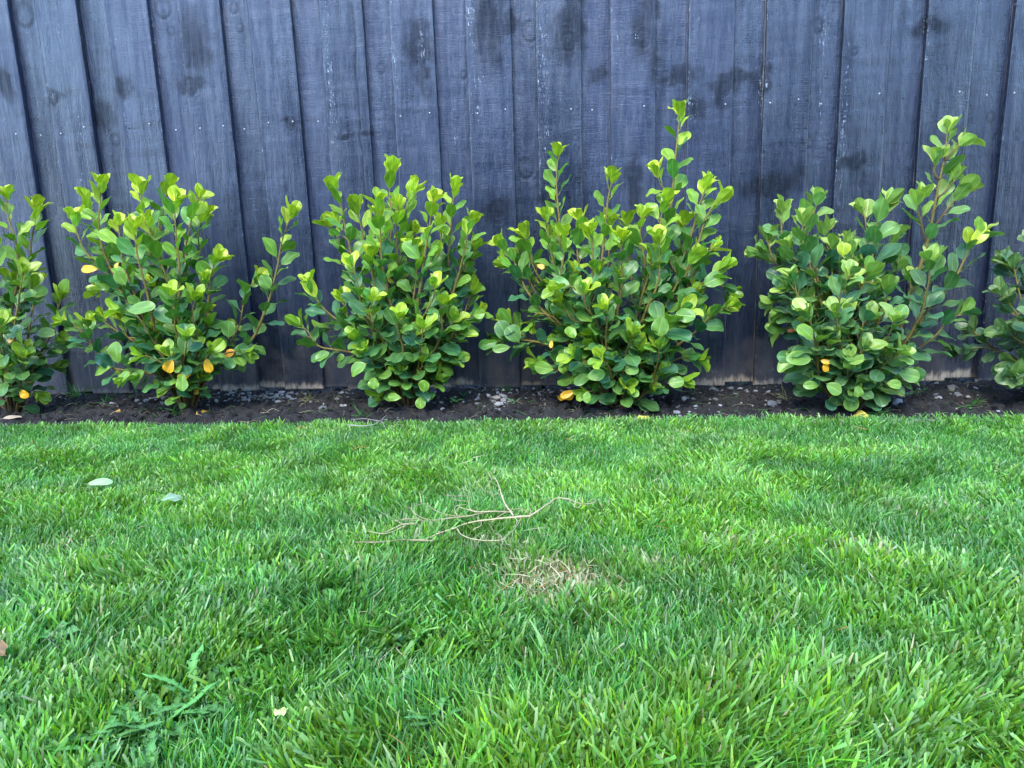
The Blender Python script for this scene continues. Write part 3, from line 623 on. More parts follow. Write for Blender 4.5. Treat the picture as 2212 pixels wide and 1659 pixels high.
shrub(3, S3, [
    ([(680, 1500), (560, 1200), (430, 900), (415, 650), (405, 500), (405, 380), (408, 310)], .08, {}),
    ([(690, 1500), (640, 1200), (590, 1000), (610, 800), (630, 600), (640, 520), (660, 435)], .05, {}),
    ([(720, 1500), (800, 1200), (880, 850), (935, 600), (950, 480), (965, 300), (980, 180), (985, 110)], .10, {'f0': .25, 'sparse': 1.15}),
    ([(740, 1480), (880, 1150), (1010, 800), (1060, 650), (1085, 560), (1120, 460)], .10, {}),
    ([(740, 1480), (900, 1150), (1040, 830), (1100, 650), (1140, 570), (1190, 530)], .04, {}),
    ([(660, 1490), (500, 1200), (350, 950), (290, 850), (240, 690)], .10, {}),
    ([(660, 1490), (520, 1150), (400, 900), (360, 750), (350, 630)], .04, {}),
    ([(660, 1490), (450, 1200), (280, 1000), (210, 850), (145, 755)], .06, {'f0': .3}),
    ([(300, 980), (240, 890), (150, 845)], .02, {'sub': 1, 'd0': .03}),
    ([(650, 1480), (540, 1370), (440, 1280), (330, 1220), (220, 1205), (110, 1215)], .05, {'f0': .3, 'size': 1.15}),
    ([(330, 1230), (250, 1190), (170, 1115)], .03, {'sub': 1, 'd0': .04, 'size': 1.2}),
    ([(650, 1490), (520, 1400), (400, 1340), (310, 1320)], .0, {'f0': .35, 'size': 1.15}),
    ([(680, 1490), (560, 1180), (570, 950), (572, 780), (565, 680)], -.12, {'f0': .3}),
    ([(690, 1490), (680, 1150), (700, 950), (700, 790), (700, 710)], -.12, {'f0': .3}),
    ([(710, 1490), (800, 1150), (820, 900), (790, 700), (795, 610)], .02, {}),
    ([(720, 1490), (840, 1150), (890, 850), (895, 640), (920, 530)], .0, {}),
    ([(710, 1490), (800, 1150), (880, 950), (890, 830), (890, 730)], -.10, {}),
    ([(740, 1490), (900, 1200), (1030, 1000), (1100, 930), (1190, 860)], -.02, {'size': 1.1}),
    ([(1080, 960), (1160, 930), (1240, 970)], .03, {'sub': 1, 'd0': .0}),
    ([(740, 1490), (850, 1380), (960, 1250), (1080, 1150), (1130, 1090), (1210, 1040)], -.02, {'f0': .35}),
    ([(750, 1490), (880, 1370), (980, 1290), (1080, 1290)], -.04, {}), ([(740, 1490), (860, 1420), (960, 1390), (1000, 1400)], -.06, {'size': 1.1}),
    ([(720, 1500), (840, 1430), (880, 1320), (890, 1240)], -.14, {'f0': .2}), ([(700, 1490), (720, 1300), (770, 1170)], -.15, {}),
    ([(670, 1480), (560, 1180), (470, 1100), (420, 1020)], -.10, {}), ([(670, 1490), (520, 1150), (430, 920), (440, 780), (442, 700)], -.04, {}),
    ([(680, 1490), (560, 1100), (500, 800), (520, 660), (510, 620)], .08, {}), ([(680, 1490), (600, 1150), (540, 1050), (530, 970)], -.15, {}),
    ([(690, 1490), (640, 1250), (640, 1100), (630, 1040)], -.16, {}), ([(660, 1490), (560, 1330), (490, 1270)], -.12, {}),
    ([(670, 1500), (600, 1450), (540, 1460)], -.08, {'f0': .3}), ([(690, 1510), (720, 1450), (740, 1420)], -.12, {}),
    ([(700, 1500), (800, 1480), (860, 1440)], -.08, {}), ([(690, 1490), (660, 1350), (610, 1280)], -.17, {}),
    ([(700, 1490), (760, 1300), (760, 1200)], -.10, {}), ([(720, 1490), (860, 1220), (960, 1100), (1000, 1060)], -.14, {'size': 1.2}),
    ([(720, 1490), (900, 1000), (980, 800), (1010, 650)], .14, {}), ([(660, 1490), (420, 1100), (270, 900), (220, 750)], .14, {}),
    ([(690, 1490), (640, 1000), (650, 750), (660, 640)], .14, {}), ([(700, 1490), (760, 1000), (740, 750), (740, 640)], .10, {}),
    ([(730, 1490), (960, 1100), (1060, 850), (1140, 760)], .05, {}), ([(660, 1490), (440, 1150), (320, 1080), (290, 1120)], .04, {}),
    ([(720, 1490), (880, 1130), (980, 930), (1060, 800)], -.04, {}), ([(700, 1490), (780, 1100), (830, 900), (850, 780)], -.06, {}),
    ([(680, 1490), (600, 1100), (480, 950), (400, 940)], -.12, {}),
], (1338, 886), 'widest shrub with the tallest thin shoot and round leaves spread low to its left', tone=1.0, seed=13,
    yellows=[((490, 1445), (415, 1475), -.05, .45), ((375, 1200), (370, 1240), -.04, .5), ((300, 840), (340, 855), .0, .6, (.6, .35, .03)), ((620, 1500), (580, 1475), -.05, .4, (.5, .35, .05)), ((740, 1540), (700, 1530), -.04, .5, (.2, .05, .03)), ((800, 1580), (770, 1590), -.05, .5)],
    extra=[((910, 1080), (885, 1180), -.16, .85, .3), ((960, 1080), (1065, 1090), -.16, .75, .3), ((490, 1145), (450, 1180), -.16, 1.3, .5), ((390, 1345), (290, 1330), -.04, .65, .4), ((410, 1310), (455, 1350), -.04, 1.2, .35), ((220, 1215), (165, 1135), .0, .85, .15), ((170, 1210), (120, 1110), .02, .75, .12), ((180, 1235), (90, 1250), .0, .5, .3), ((1100, 940), (1205, 885), -.04, .75, .3), ((720, 1350), (790, 1330), -.16, 1.0, .3), ((540, 1380), (630, 1360), -.16, .7, .45), ((930, 1410), (1010, 1400), -.12, .8, .35), ((520, 1490), (565, 1470), -.12, 1.2, .45), ((500, 1405), (470, 1380), -.05, 1.2, .7)])

shrub(4, S4, [
    ([(620, 1480), (760, 1280), (870, 1080), (930, 880), (980, 720), (1005, 600), (1040, 430), (1075, 270), (1085, 140)], .02, {'f0': .4, 'size': 1.0, 'shoots': 0, 'sparse': 1.4}),
    ([(630, 1480), (800, 1300), (930, 1120), (1010, 990), (1100, 900), (1160, 790), (1200, 700), (1240, 640)], -.02, {'f0': .3, 'size': 1.1, 'shoots': 0, 'sparse': 1.25}),
    ([(1005, 640), (1080, 540), (1130, 480), (1160, 440)], .02, {'sub': 1, 'd0': .02, 'size': 1.1, 'f0': .4}),
    ([(1040, 480), (1090, 430), (1120, 370)], .0, {'sub': 1, 'd0': .02, 'size': 1.1, 'f0': .5}),
    ([(1075, 290), (1110, 250), (1150, 205)], .0, {'sub': 1, 'd0': .02, 'size': 1.1, 'f0': .5}),
    ([(1045, 385), (1020, 345), (1030, 290)], .0, {'sub': 1, 'd0': .02, 'size': 1.1, 'f0': .6}),
    ([(975, 700), (955, 600), (940, 530), (955, 470)], -.02, {'sub': 1, 'd0': .02, 'size': 1.05, 'f0': .4}),
    ([(640, 1470), (900, 1260), (1020, 1160), (1090, 1080), (1160, 1045)], .0, {'f0': .45, 'size': 1.1, 'shoots': 0}),
    ([(760, 1320), (920, 1130), (985, 950), (1000, 840), (1000, 790)], -.10, {'size': 1.1}),
    ([(570, 1480), (470, 1150), (350, 900), (270, 720), (250, 620), (262, 540)], .12, {}),
    ([(580, 1480), (500, 1150), (440, 850), (400, 660), (430, 560), (455, 500)], .08, {'size': 1.1}),
    ([(580, 1480), (480, 1100), (390, 800), (355, 680), (362, 600)], .02, {}),
    ([(590, 1480), (640, 1100), (690, 750), (685, 600), (670, 530)], .10, {}), ([(600, 1480), (680, 1100), (720, 700), (750, 560), (785, 490)], .06, {'size': 1.1}),
    ([(560, 1480), (420, 1100), (270, 850), (200, 780), (140, 755)], .12, {}), ([(250, 830), (200, 740), (195, 680)], .02, {'sub': 1, 'd0': .1}),
    ([(560, 1470), (440, 1180), (340, 1060), (260, 1055)], .04, {'size': 1.1}), ([(560, 1470), (430, 1220), (330, 1130), (260, 1130)], .06, {'size': 1.15}),
    ([(560, 1470), (420, 1100), (300, 1000), (220, 1000)], .10, {}), ([(570, 1470), (450, 1150), (350, 980), (320, 870)], -.02, {}),
    ([(580, 1500), (460, 1420), (440, 1280), (420, 1150), (395, 1060)], -.14, {'size': 1.1, 'f0': .2}), ([(570, 1500), (460, 1400), (430, 1300), (340, 1270)], -.10, {'size': 1.2, 'f0': .5, 'shoots': 0}),
    ([(580, 1510), (490, 1460), (410, 1410)], -.05, {'f0': .4, 'shoots': 0}), ([(590, 1480), (540, 1100), (550, 950), (590, 870)], -.12, {}),
    ([(600, 1480), (610, 1100), (650, 950), (700, 850)], -.10, {'size': 1.1}), ([(600, 1480), (720, 1150), (770, 1020), (790, 930)], -.08, {'size': 1.1}),
    ([(610, 1480), (720, 1300), (780, 1200), (830, 1090)], -.14, {'size': 1.1}), ([(610, 1480), (760, 1320), (850, 1250)], -.14, {'size': 1.1}),
    ([(620, 1480), (740, 1380), (860, 1350)], -.08, {'size': 1.1}), ([(620, 1490), (720, 1420), (790, 1400)], -.08, {'size': 1.1}),
    ([(590, 1480), (570, 1000), (600, 820), (600, 740)], .04, {}), ([(580, 1480), (520, 1000), (510, 820), (520, 730)], .06, {}),
    ([(600, 1480), (700, 1050), (800, 900), (860, 820)], .08, {}), ([(600, 1480), (640, 1300), (680, 1230)], -.14, {}),
    ([(600, 1490), (590, 1350), (600, 1270)], -.15, {}), ([(590, 1500), (600, 1440), (640, 1420)], -.10, {}), ([(580, 1490), (500, 1300), (500, 1200)], -.12, {}),
    ([(570, 1480), (440, 1050), (330, 800), (300, 720)], .05, {}), ([(600, 1480), (680, 1000), (780, 760), (820, 660)], .12, {}), ([(590, 1480), (560, 950), (480, 700), (490, 640)], .14, {}),
    ([(590, 1480), (600, 1000), (620, 800), (600, 680)], .14, {}), ([(580, 1480), (540, 1180), (520, 1050)], -.15, {}), ([(600, 1480), (660, 1150), (700, 1080)], -.14, {}),
    ([(610, 1480), (820, 1200), (900, 1000), (900, 880)], .04, {}), ([(580, 1480), (470, 1120), (380, 980), (300, 930)], .0, {}),
], (1838, 887), 'shrub of mixed dark and lime leaves with a tall leaning shoot on its right side', tone=.98, seed=14, blue=.22,
    yellows=[((450, 1285), (505, 1300), -.12, .55), ((480, 1290), (480, 1345), -.12, .6), ((370, 1060), (365, 1100), .0, .5, (.45, .25, .05)), ((335, 1135), (290, 1140), -.02, .4, (.16, .05, .02))],
    extra=[((835, 1350), (950, 1370), -.12, .72, .3), ((780, 1400), (860, 1410), -.14, .7, .4), ((415, 1280), (285, 1275), -.14, .6, .35), ((450, 1410), (370, 1410), -.12, .55, .35), ((480, 1400), (555, 1450), -.14, .75, .35), ((610, 1440), (605, 1540), -.10, .75, .3), ((640, 1410), (640, 1470), -.14, .9, .35), ((590, 1260), (605, 1335), -.17, .85, .3), ((420, 1185), (350, 1110), -.16, .75, .4), ((780, 1080), (900, 1025), -.12, .65, .2), ((1200, 715), (1290, 625), -.03, .6, .95), ((1190, 710), (1190, 620), -.0, .65, .7), ((560, 770), (575, 700), -.1, 1.0, .85)])

shrub(5, S4, [
    ([(1600, 1450), (1520, 1200), (1460, 1000), (1420, 820)], .04, {}), ([(1600, 1450), (1450, 1300), (1330, 1240), (1240, 1220), (1150, 1235)], .05, {'f0': .3}),
    ([(1330, 1240), (1260, 1180), (1210, 1140)], .0, {'sub': 1, 'd0': .04}), ([(1600, 1450), (1500, 1320), (1420, 1310)], -.06, {'size': 1.2}), ([(1600, 1450), (1560, 1000), (1540, 820), (1500, 680)], .06, {}),
    ([(1600, 1450), (1480, 1150), (1400, 1020), (1350, 960)], .0, {}), ([(1600, 1450), (1500, 1250), (1430, 1180), (1380, 1150)], -.03, {}), ([(1620, 1450), (1620, 1000), (1640, 700)], .03, {}),
    ([(1620, 1450), (1700, 1100), (1740, 800)], .03, {}), ([(1600, 1450), (1540, 1100), (1460, 900), (1370, 790)], .08, {}), ([(1600, 1450), (1560, 1200), (1520, 1050)], -.12, {}), ([(1600, 1450), (1520, 1380), (1450, 1370)], -.08, {'size': 1.2}),
    ([(1640, 1450), (1740, 1250), (1800, 1100)], .0, {}), ([(1600, 1450), (1600, 1300), (1580, 1150)], -.12, {}),
], (2268, 872), 'shrub with dark bluish leaves cut off by the right edge of the photo', tone=.75, seed=15, blue=.4, ymul=.75,
    extra=[((1460, 1270), (1430, 1370), -.08, .8, .2)])

# ------------------------------------------------------------------ lawn grass
def lawn():
    n = 340000
    y = rng.random(n*2)*(EDGE_Y+.01-.25)+.25; x = (rng.random(n*2)*2-1)*2.3-.1
    keep = np.abs(x+.083*y) < .72*y+.32; x, y = x[keep][:n], y[keep][:n]
    n = len(x)
    cx, cy_ = x, y
    # bare / dead patches (centre, radius, strength)
    dead = np.zeros(n)
    for (px, py, rx, ry, s) in ((1195, 1245, .08, .055, 1.0), (1060, 1170, .07, .03, .55), (1430, 1215, .05, .03, .4), (1860, 1190, .05, .025, .6), (740, 1225, .06, .02, .35), (1590, 1170, .05, .02, .3), (130, 1180, .05, .03, .3), (1170, 1290, .04, .03, .6)):
        p = at_z(px, py, .02); dead = np.maximum(dead, s*np.exp(-(((x-p[0])/rx)**2+((y-p[1])/ry)**2)))
    dead = dead*(.5+.9*N4(x+7, y+7, .04, 2))
    thin = sstep(.50, .95, dead)
    wm = np.zeros(n)
    for (px, py, rd) in ((345, 1545, .055), (300, 1590, .05), (425, 1490, .03), (125, 1365, .03), (615, 1230, .03), (725, 1275, .02), (885, 1390, .02), (835, 1415, .03), (940, 1545, .03), (235, 1610, .045)):
        p = at_z(px, py, .02); wm = np.maximum(wm, np.exp(-(((x-p[0])/rd)**2+((y-p[1])/rd)**2)))
    kp = rng.random(n) > np.maximum(thin*.55, wm*.6)
    x, y, dead, wm = x[kp], y[kp], dead[kp], wm[kp]; n = len(x)
    z = ground_z(x, y)
    tus = N1(x+50, y+50, .16, 3); tone = N2(x+50, y+50, .30, 3); kind = N3(x+50, y+50, .11, 2)+rng.normal(0, .09, n)
    yel = .75*sstep(.40, .66, tone*.4+kind*.6); coarse = sstep(.5, .62, kind)
    H = (.030+.009*sstep(.3, .7, tus)+.006*coarse)*(1-.65*rng.random(n)**1.7)*(1.28-.50*sstep(.9, 2.05, y))
    H *= 1-.45*dead; H *= 1-.38*wm; H = np.clip(H, .008, .065)
    H *= 1+.2*rng.random(n)*(y > EDGE_Y-.05)
    Wd = (.00078+.00055*rng.random(n))*(1+.85*coarse)*(1+.35*(rng.random(n) < .1))
    la = N4(x+60, y+60, .22, 2)*4*pi+N5(x+60, y+60, .07, 2)*2; lam = .03+.35*sstep(.35, .75, N5(x+80, y+80, .25, 2))
    lx = np.cos(la)*lam+rng.normal(0, .36, n); ly = np.sin(la)*lam+rng.normal(0, .36, n)
    flat = rng.random(n) < .10; lx = np.where(flat, lx*2.8, lx); ly = np.where(flat, ly*2.8, ly)
    face = rng.random(n)*2*pi; wx, wy = np.cos(face), np.sin(face)
    nseg = 3; ts = np.array([0, .38, .72, 1.0]); wf = np.array([.75, 1.0, .92, .42]); cut = rng.random(n) < .62
    wtip = np.where(cut, .72, .22)
    V = np.zeros((n, 8, 3), np.float32)
    bend = rng.uniform(.5, 1.5, n)
    sc2 = np.where(flat, .45, 1.0); bend = 1+.9*rng.random(n)**2
    for k, t in enumerate(ts):
        ox = lx*H*(t**bend)*1.15; oy = ly*H*(t**bend)*1.15; oz = H*t*sc2
        wk = Wd*(wf[k] if k < 3 else wtip)
        for sgn, j in ((-1, 0), (1, 1)):
            tipz = (sgn*Wd*.35 if k == 3 else 0)
            V[:, k*2+j, 0] = x+ox+sgn*wx*wk; V[:, k*2+j, 1] = y+oy+sgn*wy*wk; V[:, k*2+j, 2] = z-.002+oz+tipz
    b = (np.arange(n)*8)[:, None]
    Q = np.concatenate([b+np.array([[0, 1, 3, 2]]), b+np.array([[2, 3, 5, 4]]), b+np.array([[4, 5, 7, 6]])])
    cb = np.array([.070, .27, .066]); cy2 = np.array([.26, .48, .022]); cm = np.array([.13, .38, .034]); ce = np.array([.52, .47, .27])
    m = rng.random(n); yy = np.clip(yel+rng.normal(0, .22, n), 0, 1)[:, None]
    col = cb*(1-yy)+cy2*yy; col = np.where((m < .4)[:, None], cm, col)
    col = col*(rng.uniform(.42, 1.3, n)*(.84+.30*sstep(.35,.65,N3(x+90,y+90,.09,3))))[:, None]
    dd = (rng.random(n) < np.clip(dead*1.05, 0, .8)+.012)[:, None]; col = np.where(dd, ce*rng.uniform(.5, 1.1, n)[:, None], col)
    C8 = np.repeat(col[:, None, :], 8, axis=1)
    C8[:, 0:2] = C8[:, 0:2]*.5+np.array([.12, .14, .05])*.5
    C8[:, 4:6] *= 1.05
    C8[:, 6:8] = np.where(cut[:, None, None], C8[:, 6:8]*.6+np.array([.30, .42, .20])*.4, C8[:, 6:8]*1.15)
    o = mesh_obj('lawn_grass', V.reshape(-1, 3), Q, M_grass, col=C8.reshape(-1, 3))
    tag(o, 'short mown green lawn grass in front of the soil bed', 'grass', kind='stuff')
lawn()

# ------------------------------------------------------------------ stones, clods and litter on the soil bed
def rock(r, p, size, flat=.6):
    import bmesh
    bm = bmesh.new(); bmesh.ops.create_icosphere(bm, subdivisions=1, radius=1.0)
    V = np.array([v.co[:] for v in bm.verts]); T = np.array([[v.index for v in f.verts] for f in bm.faces]); bm.free()
    V *= r.uniform(.72, 1.12, (len(V), 1)); V *= np.array([r.uniform(.7, 1.2), r.uniform(.7, 1.2), flat*r.uniform(.7, 1.2)])*size
    a = r.uniform(0, 6.28); Rz = np.array([[cos(a), -sin(a), 0], [sin(a), cos(a), 0], [0, 0, 1]]); b = r.uniform(-.5, .5)
    Rx = np.array([[1, 0, 0], [0, cos(b), -sin(b)], [0, sin(b), cos(b)]]); return V@Rx.T@Rz.T+p, T
rr = np.random.default_rng(41)
J = Join()
def put_stone(x, y, s, c):
    z = float(bed_z(np.array([x]), np.array([y]))[0]); V, T = rock(rr, np.array([x, y, z+s*.25]), s); J.add(V, None, T, c)
def gcol(): 
    g = rr.uniform(.12, .36); return np.array([g*1.0, g, g*1.0]) if rr.random() < .7 else np.array([g, g*.9, g*.78])
clus = [(560, 862, 55, 9, 130), (620, 858, 30, 7, 70), (500, 868, 50, 10, 60), (350, 870, 70, 10, 40), (745, 858, 14, 5, 16), (1060, 870, 60, 10, 90), (1090, 855, 50, 6, 70), (1180, 860, 40, 7, 70), (1075, 893, 20, 4, 16), (960, 875, 60, 10, 25), (1450, 880, 80, 12, 30), (1580, 850, 60, 6, 40), (1500, 875, 40, 8, 20), (1700, 850, 60, 6, 20), (2000, 860, 150, 14, 60), (150, 865, 80, 10, 20), (280, 880, 60, 8, 25), (1500, 900, 60, 4, 14), (1650, 880, 60, 8, 18), (740, 880, 60, 10, 12)]
for (px, py, sx, sy, k) in clus:
    for _ in range(int(k*.6)):
        p = at_z(px+rr.normal(0, sx*.6), py+rr.normal(0, sy*.7), 0.0)
        if EDGE_Y+.03 < p[1] < FENCE_Y-.015: put_stone(p[0], p[1], rr.uniform(.004, .0105)*(1.7 if rr.random() < .12 else 1), gcol())
for _ in range(260): put_stone(rr.uniform(-3.2, 3), rr.uniform(EDGE_Y+.03, FENCE_Y-.01), rr.uniform(.002, .0045), gcol()*.7)
tag(J.build('gravel', M_stone, smooth=False), 'loose pale grey stones scattered over the dark soil bed', 'gravel', kind='stuff')
J = Join()
for _ in range(1500):
    x, y = rr.uniform(-3.2, 3), rr.uniform(EDGE_Y+.02, FENCE_Y-.005); s = rr.uniform(.004, .012)*(1.7 if rr.random() < .08 else 1)
    z = float(bed_z(np.array([x]), np.array([y]))[0]); V, T = rock(rr, np.array([x, y, z+s*.2]), s, .8); J.add(V, None, T, np.array([.024, .0205, .019])*rr.uniform(.6, 1.5))
tag(J.build('soil_clods', M_soil, smooth=False), 'crumbled dark soil clods covering the bed', 'soil', kind='stuff')
# dry litter: bits of straw, grass clippings, roots
J = Join()
for _ in range(900):
    x, y = rr.uniform(-2.6, 2.3), rr.uniform(EDGE_Y-.01, FENCE_Y-.01); 
    if rr.random() < .35: y = EDGE_Y+abs(rr.normal(0, .05))
    z = float(bed_z(np.array([x]), np.array([y]))[0])+.006; a = rr.uniform(0, 6.28); l = rr.uniform(.01, .05)
    P = np.array([[x, y, z], [x+cos(a)*l*.5, y+sin(a)*l*.5, z+rr.uniform(0, .012)], [x+cos(a+rr.normal(0, .5))*l, y+sin(a)*l, z+rr.uniform(-.002, .008)]])
    P[:, 1] = np.minimum(P[:, 1], FENCE_Y-.004)
    V, Q, T = tube(resample(P, .006)[0], rr.uniform(.0004, .0010), 3)
    c = np.array([.34, .28, .17])*rr.uniform(.4, 1.1) if rr.random() < .6 else np.array([.07, .18, .04])*rr.uniform(.5, 1.2)
    J.add(V, Q, T, c)
tag(J.build('dry_litter', M_vine), 'straw bits, roots and grass clippings strewn over the soil bed', 'litter', kind='stuff')

# ------------------------------------------------------------------ small weeds in the bed
def blade_strip(J, P, W, up, col, coltip=None):
    P = np.asarray(P, float); n = len(P); T = np.gradient(P, axis=0); V = []
    for i in range(n):
        s = unit(np.cross(T[i], up)); V += [P[i]-s*W[i], P[i]-s*W[i]*.05-unit(up)*W[i]*.35, P[i]+s*W[i]]
    Q = []
    for i in range(n-1): Q += [(3*i, 3*i+1, 3*i+4, 3*i+3), (3*i+1, 3*i+2, 3*i+5, 3*i+4)]
    c = np.array([np.array(col)+(np.array(coltip if coltip is not None else col)-np.array(col))*(i/(n-1)) for i in range(n) for _ in range(3)])
    J.add(np.array(V), Q, None, c)
def grass_tuft(name, px, py, k, h, label, cat, seed, z=None, colr=(.06, .17, .03), w=.0013, spread=1.0, group=None):
    r = np.random.default_rng(seed); p = at_z(px, py, 0.0); p[1] = min(p[1], FENCE_Y-.03)
    z = float(bed_z(p[0:1], p[1:2])[0]) if p[1] > EDGE_Y else float(ground_z(p[0], p[1])); p[2] = z
    J = Join()
    for _ in range(k):
        a = r.uniform(0, 6.28); sp_ = r.uniform(.15, 1.1)*spread; l = h*r.uniform(.5, 1.1); d = np.array([cos(a)*sp_, sin(a)*sp_*.8-.1, 1.0])
        P = [p+np.array([r.normal(0, .006), r.normal(0, .006), 0])]
        v = unit(d); 
        for q in range(5): P.append(P[-1]+v*l/5); v = unit(v+np.array([cos(a)*.16*sp_, sin(a)*.16*sp_, -.16*sp_]))
        P = np.array(P); P[:, 1] = np.minimum(P[:, 1], FENCE_Y-.008); P[:, 2] = np.maximum(P[:, 2], z+.002)
        blade_strip(J, P, w*np.array([.8, 1, 1, .85, .6, .15]), np.array([-sin(a), cos(a), .6]), np.array(colr)*r.uniform(.6, 1.3), np.array(colr)*r.uniform(1.0, 1.7))
    return tag(J.build(name, M_grass, loc=tuple(p)), label, cat, group)
for i, (px, py, k, h, lab) in enumerate([
    (175, 862, 26, .09, 'spreading grass weed at the fence foot right of the leftmost shrub'), (230, 872, 12, .05, 'small low grass weed between the first two shrubs'),
    (445, 868, 14, .10, 'wide bladed grass weed just right of the long armed shrub'), (380, 903, 16, .06, 'pale grass wisps at the lawn edge under the long armed shrub'),
    (665, 872, 14, .05, 'thin dry grass tuft among the stones left of the dense shrub'), (780, 902, 14, .06, 'bluish grass wisps near the dead twig on the lawn edge'),
    (1090, 852, 14, .05, 'little grass weed touching the fence left of the widest shrub'), (1000, 862, 12, .045, 'low weed by the bare timber patch right of the dense shrub'),
    (1700, 868, 14, .07, 'curly dry grass weed left of the lime leaved shrub'), (1895, 905, 18, .07, 'pale green grass weed right of the lime leaved shrub trunk'),
    (1975, 868, 12, .06, 'leaning grass weed in open soil between the two right shrubs'), (1500, 862, 10, .05, 'faint grass weed at the fence right of the widest shrub'),
    (2040, 832, 12, .05, 'grass weed against the fence near the bluish shrub'), (2100, 880, 12, .05, 'short grass weed in front of the bluish shrub'), (1250, 893, 10, .05, 'sparse dry stalks left of the widest shrub base')]):
    dry = i in (4, 8, 11, 14)
    grass_tuft('grass_weed', px, py, k, h, lab, 'weed', 300+i, colr=(.22, .22, .10) if dry else (.06, .17, .035), w=.0007 if dry else .0014, spread=1.5, group='grass weeds in the soil bed')

def toothed_leaf(J, base, d, up, L, W, r, col, lobes=5, tooth=.5, arch=.5):
    """a runcinate dandelion-like leaf, midrib paler"""
    n = lobes*6+2; t = np.linspace(0, 1, n); d = unit(d); up = unit(up-d*np.dot(up, d)); s = np.cross(d, up)
    k1 = r.uniform(.5, 1.3); env = (np.sin(pi*np.clip(t, 0, 1)**1.35)**.8*.9+.12); env[-1] = .04
    saw = 1-tooth*(1-np.abs(((t*lobes) % 1)))*(t < .86)
    V = []; cc = []
    for i in range(n):
        c = base+d*L*t[i]+up*(L*arch*(t[i]-t[i]**2)*1.1)+s*(L*.12*sin(t[i]*3*k1+k1*9))+up*(.03*L*sin(t[i]*11*k1)); w_ = W*.5*env[i]*saw[i]; dr = up*(-.25*w_)
        bk = -d*W*.35*(1-saw[i] < .12)
        V += [c-s*w_+dr*-1+bk, c-s*w_*.08, c+s*w_*.08, c+s*w_+dr*-1+bk]
        lc = np.array(col)*r.uniform(.9, 1.1); mid = np.array(col)*1.3+.03; cc += [lc, mid, mid, lc]
    Q = [(4*i+j, 4*i+j+1, 4*i+j+5, 4*i+j+4) for i in range(n-1) for j in range(3)]
    J.add(np.array(V), Q, None, np.array(cc))
def weed_rosette(px, py, k, L, label, seed, cat='weed', lobes=7, tooth=.55, colr=(.08, .235, .045), wid=.25, group=None, lift=.35, z0=.010):
    r = np.random.default_rng(seed); p = at_z(px, py, .02); g = float(ground_z(p[0], p[1])) if p[1] < EDGE_Y else float(bed_z(p[0:1], p[1:2])[0]); p[2] = g+(z0 if p[1] < EDGE_Y else .002)
    J = Join()
    for i in range(k):
        a = 6.28*i/k+r.normal(0, .3); e = r.uniform(.05, lift); d = np.array([cos(a), sin(a), e]); l = L*.72*r.uniform(.6, 1.1)
        toothed_leaf(J, p+d*.004, d, np.array([0, 0, 1.0])+r.normal(0, .2, 3), l, l*wid*r.uniform(.8, 1.2), r, np.array(colr)*r.uniform(.75, 1.3), lobes, tooth, r.uniform(.1, .5))
    return tag(J.build('broadleaf_weed', M_weed, loc=tuple(p)), label, cat, group)
WG = 'broadleaf weeds growing in the lawn'
weed_rosette(345, 1560, 20, .125, 'large flat dandelion rosette with toothed leaves at the lower left', 1, group=WG, z0=.014)
weed_rosette(225, 1610, 12, .10, 'dandelion rosette left of the largest rosette at the bottom', 2, group=WG, z0=.014)
weed_rosette(425, 1505, 9, .10, 'upright narrow toothed dandelion leaves right of the largest rosette', 3, group=WG, lift=1.0)
weed_rosette(125, 1365, 6, .05, 'broad leaved weed near the left edge in the lower lawn', 4, lobes=2, tooth=.15, wid=.5, group=WG, lift=.8)
weed_rosette(615, 1230, 5, .06, 'pale weed with pointed leaves in the left middle lawn', 5, lobes=2, tooth=.3, wid=.5, group=WG, lift=.7)
weed_rosette(725, 1275, 4, .05, 'small broad leaved weed below the dried vine', 6, lobes=1, tooth=.1, wid=.6, group=WG, lift=.9)
weed_rosette(885, 1390, 4, .055, 'single lobed weed in the middle of the lower lawn', 7, lobes=2, tooth=.3, wid=.6, group=WG, lift=1.2)
weed_rosette(835, 1415, 5, .055, 'low weed left of the single lobed weed in the lower lawn', 8, lobes=3, tooth=.4, wid=.5, group=WG)
weed_rosette(1060, 1345, 4, .04, 'tiny round leaved weed under the straw patch', 9, lobes=1, tooth=.05, wid=.8, group=WG, lift=.9)
weed_rosette(465, 1400, 4, .05, 'broad blunt weed leaves in the left lower lawn', 10, lobes=1, tooth=.1, wid=.5, group=WG, lift=1.2)
weed_rosette(940, 1545, 6, .06, 'toothed weed near the bottom centre of the lawn', 11, lobes=4, tooth=.5, wid=.35, group=WG, lift=.7)
weed_rosette(1660, 1640, 4, .04, 'broad pale weed leaf at the bottom edge right of centre', 12, lobes=1, tooth=.1, wid=.6, group=WG, lift=1.3)
weed_rosette(1110, 870, 5, .06, 'grey green leaf weed lying on the soil left of the widest shrub', 13, lobes=2, tooth=.2, wid=.35, colr=(.07, .13, .07))
weed_rosette(985, 866, 6, .035, 'small round leaved seedling right of the dense shrub base', 14, lobes=1, tooth=.1, wid=.6)
weed_rosette(1375, 898, 5, .04, 'clump of small green weeds at the foot of the widest shrub', 15, lobes=1, tooth=.1, wid=.6)
weed_rosette(1500, 893, 6, .04, 'tangled green weed in the soil right of the widest shrub', 16, lobes=2, tooth=.3, wid=.5)
weed_rosette(2085, 872, 6, .035, 'round leaved weed between the lime leaved and bluish shrubs', 17, lobes=1, tooth=.1, wid=.6)
weed_rosette(815, 905, 5, .04, 'pale fallen weed sprig in the soil below the dense shrub', 18, lobes=2, tooth=.3, wid=.4, colr=(.14, .2, .12))

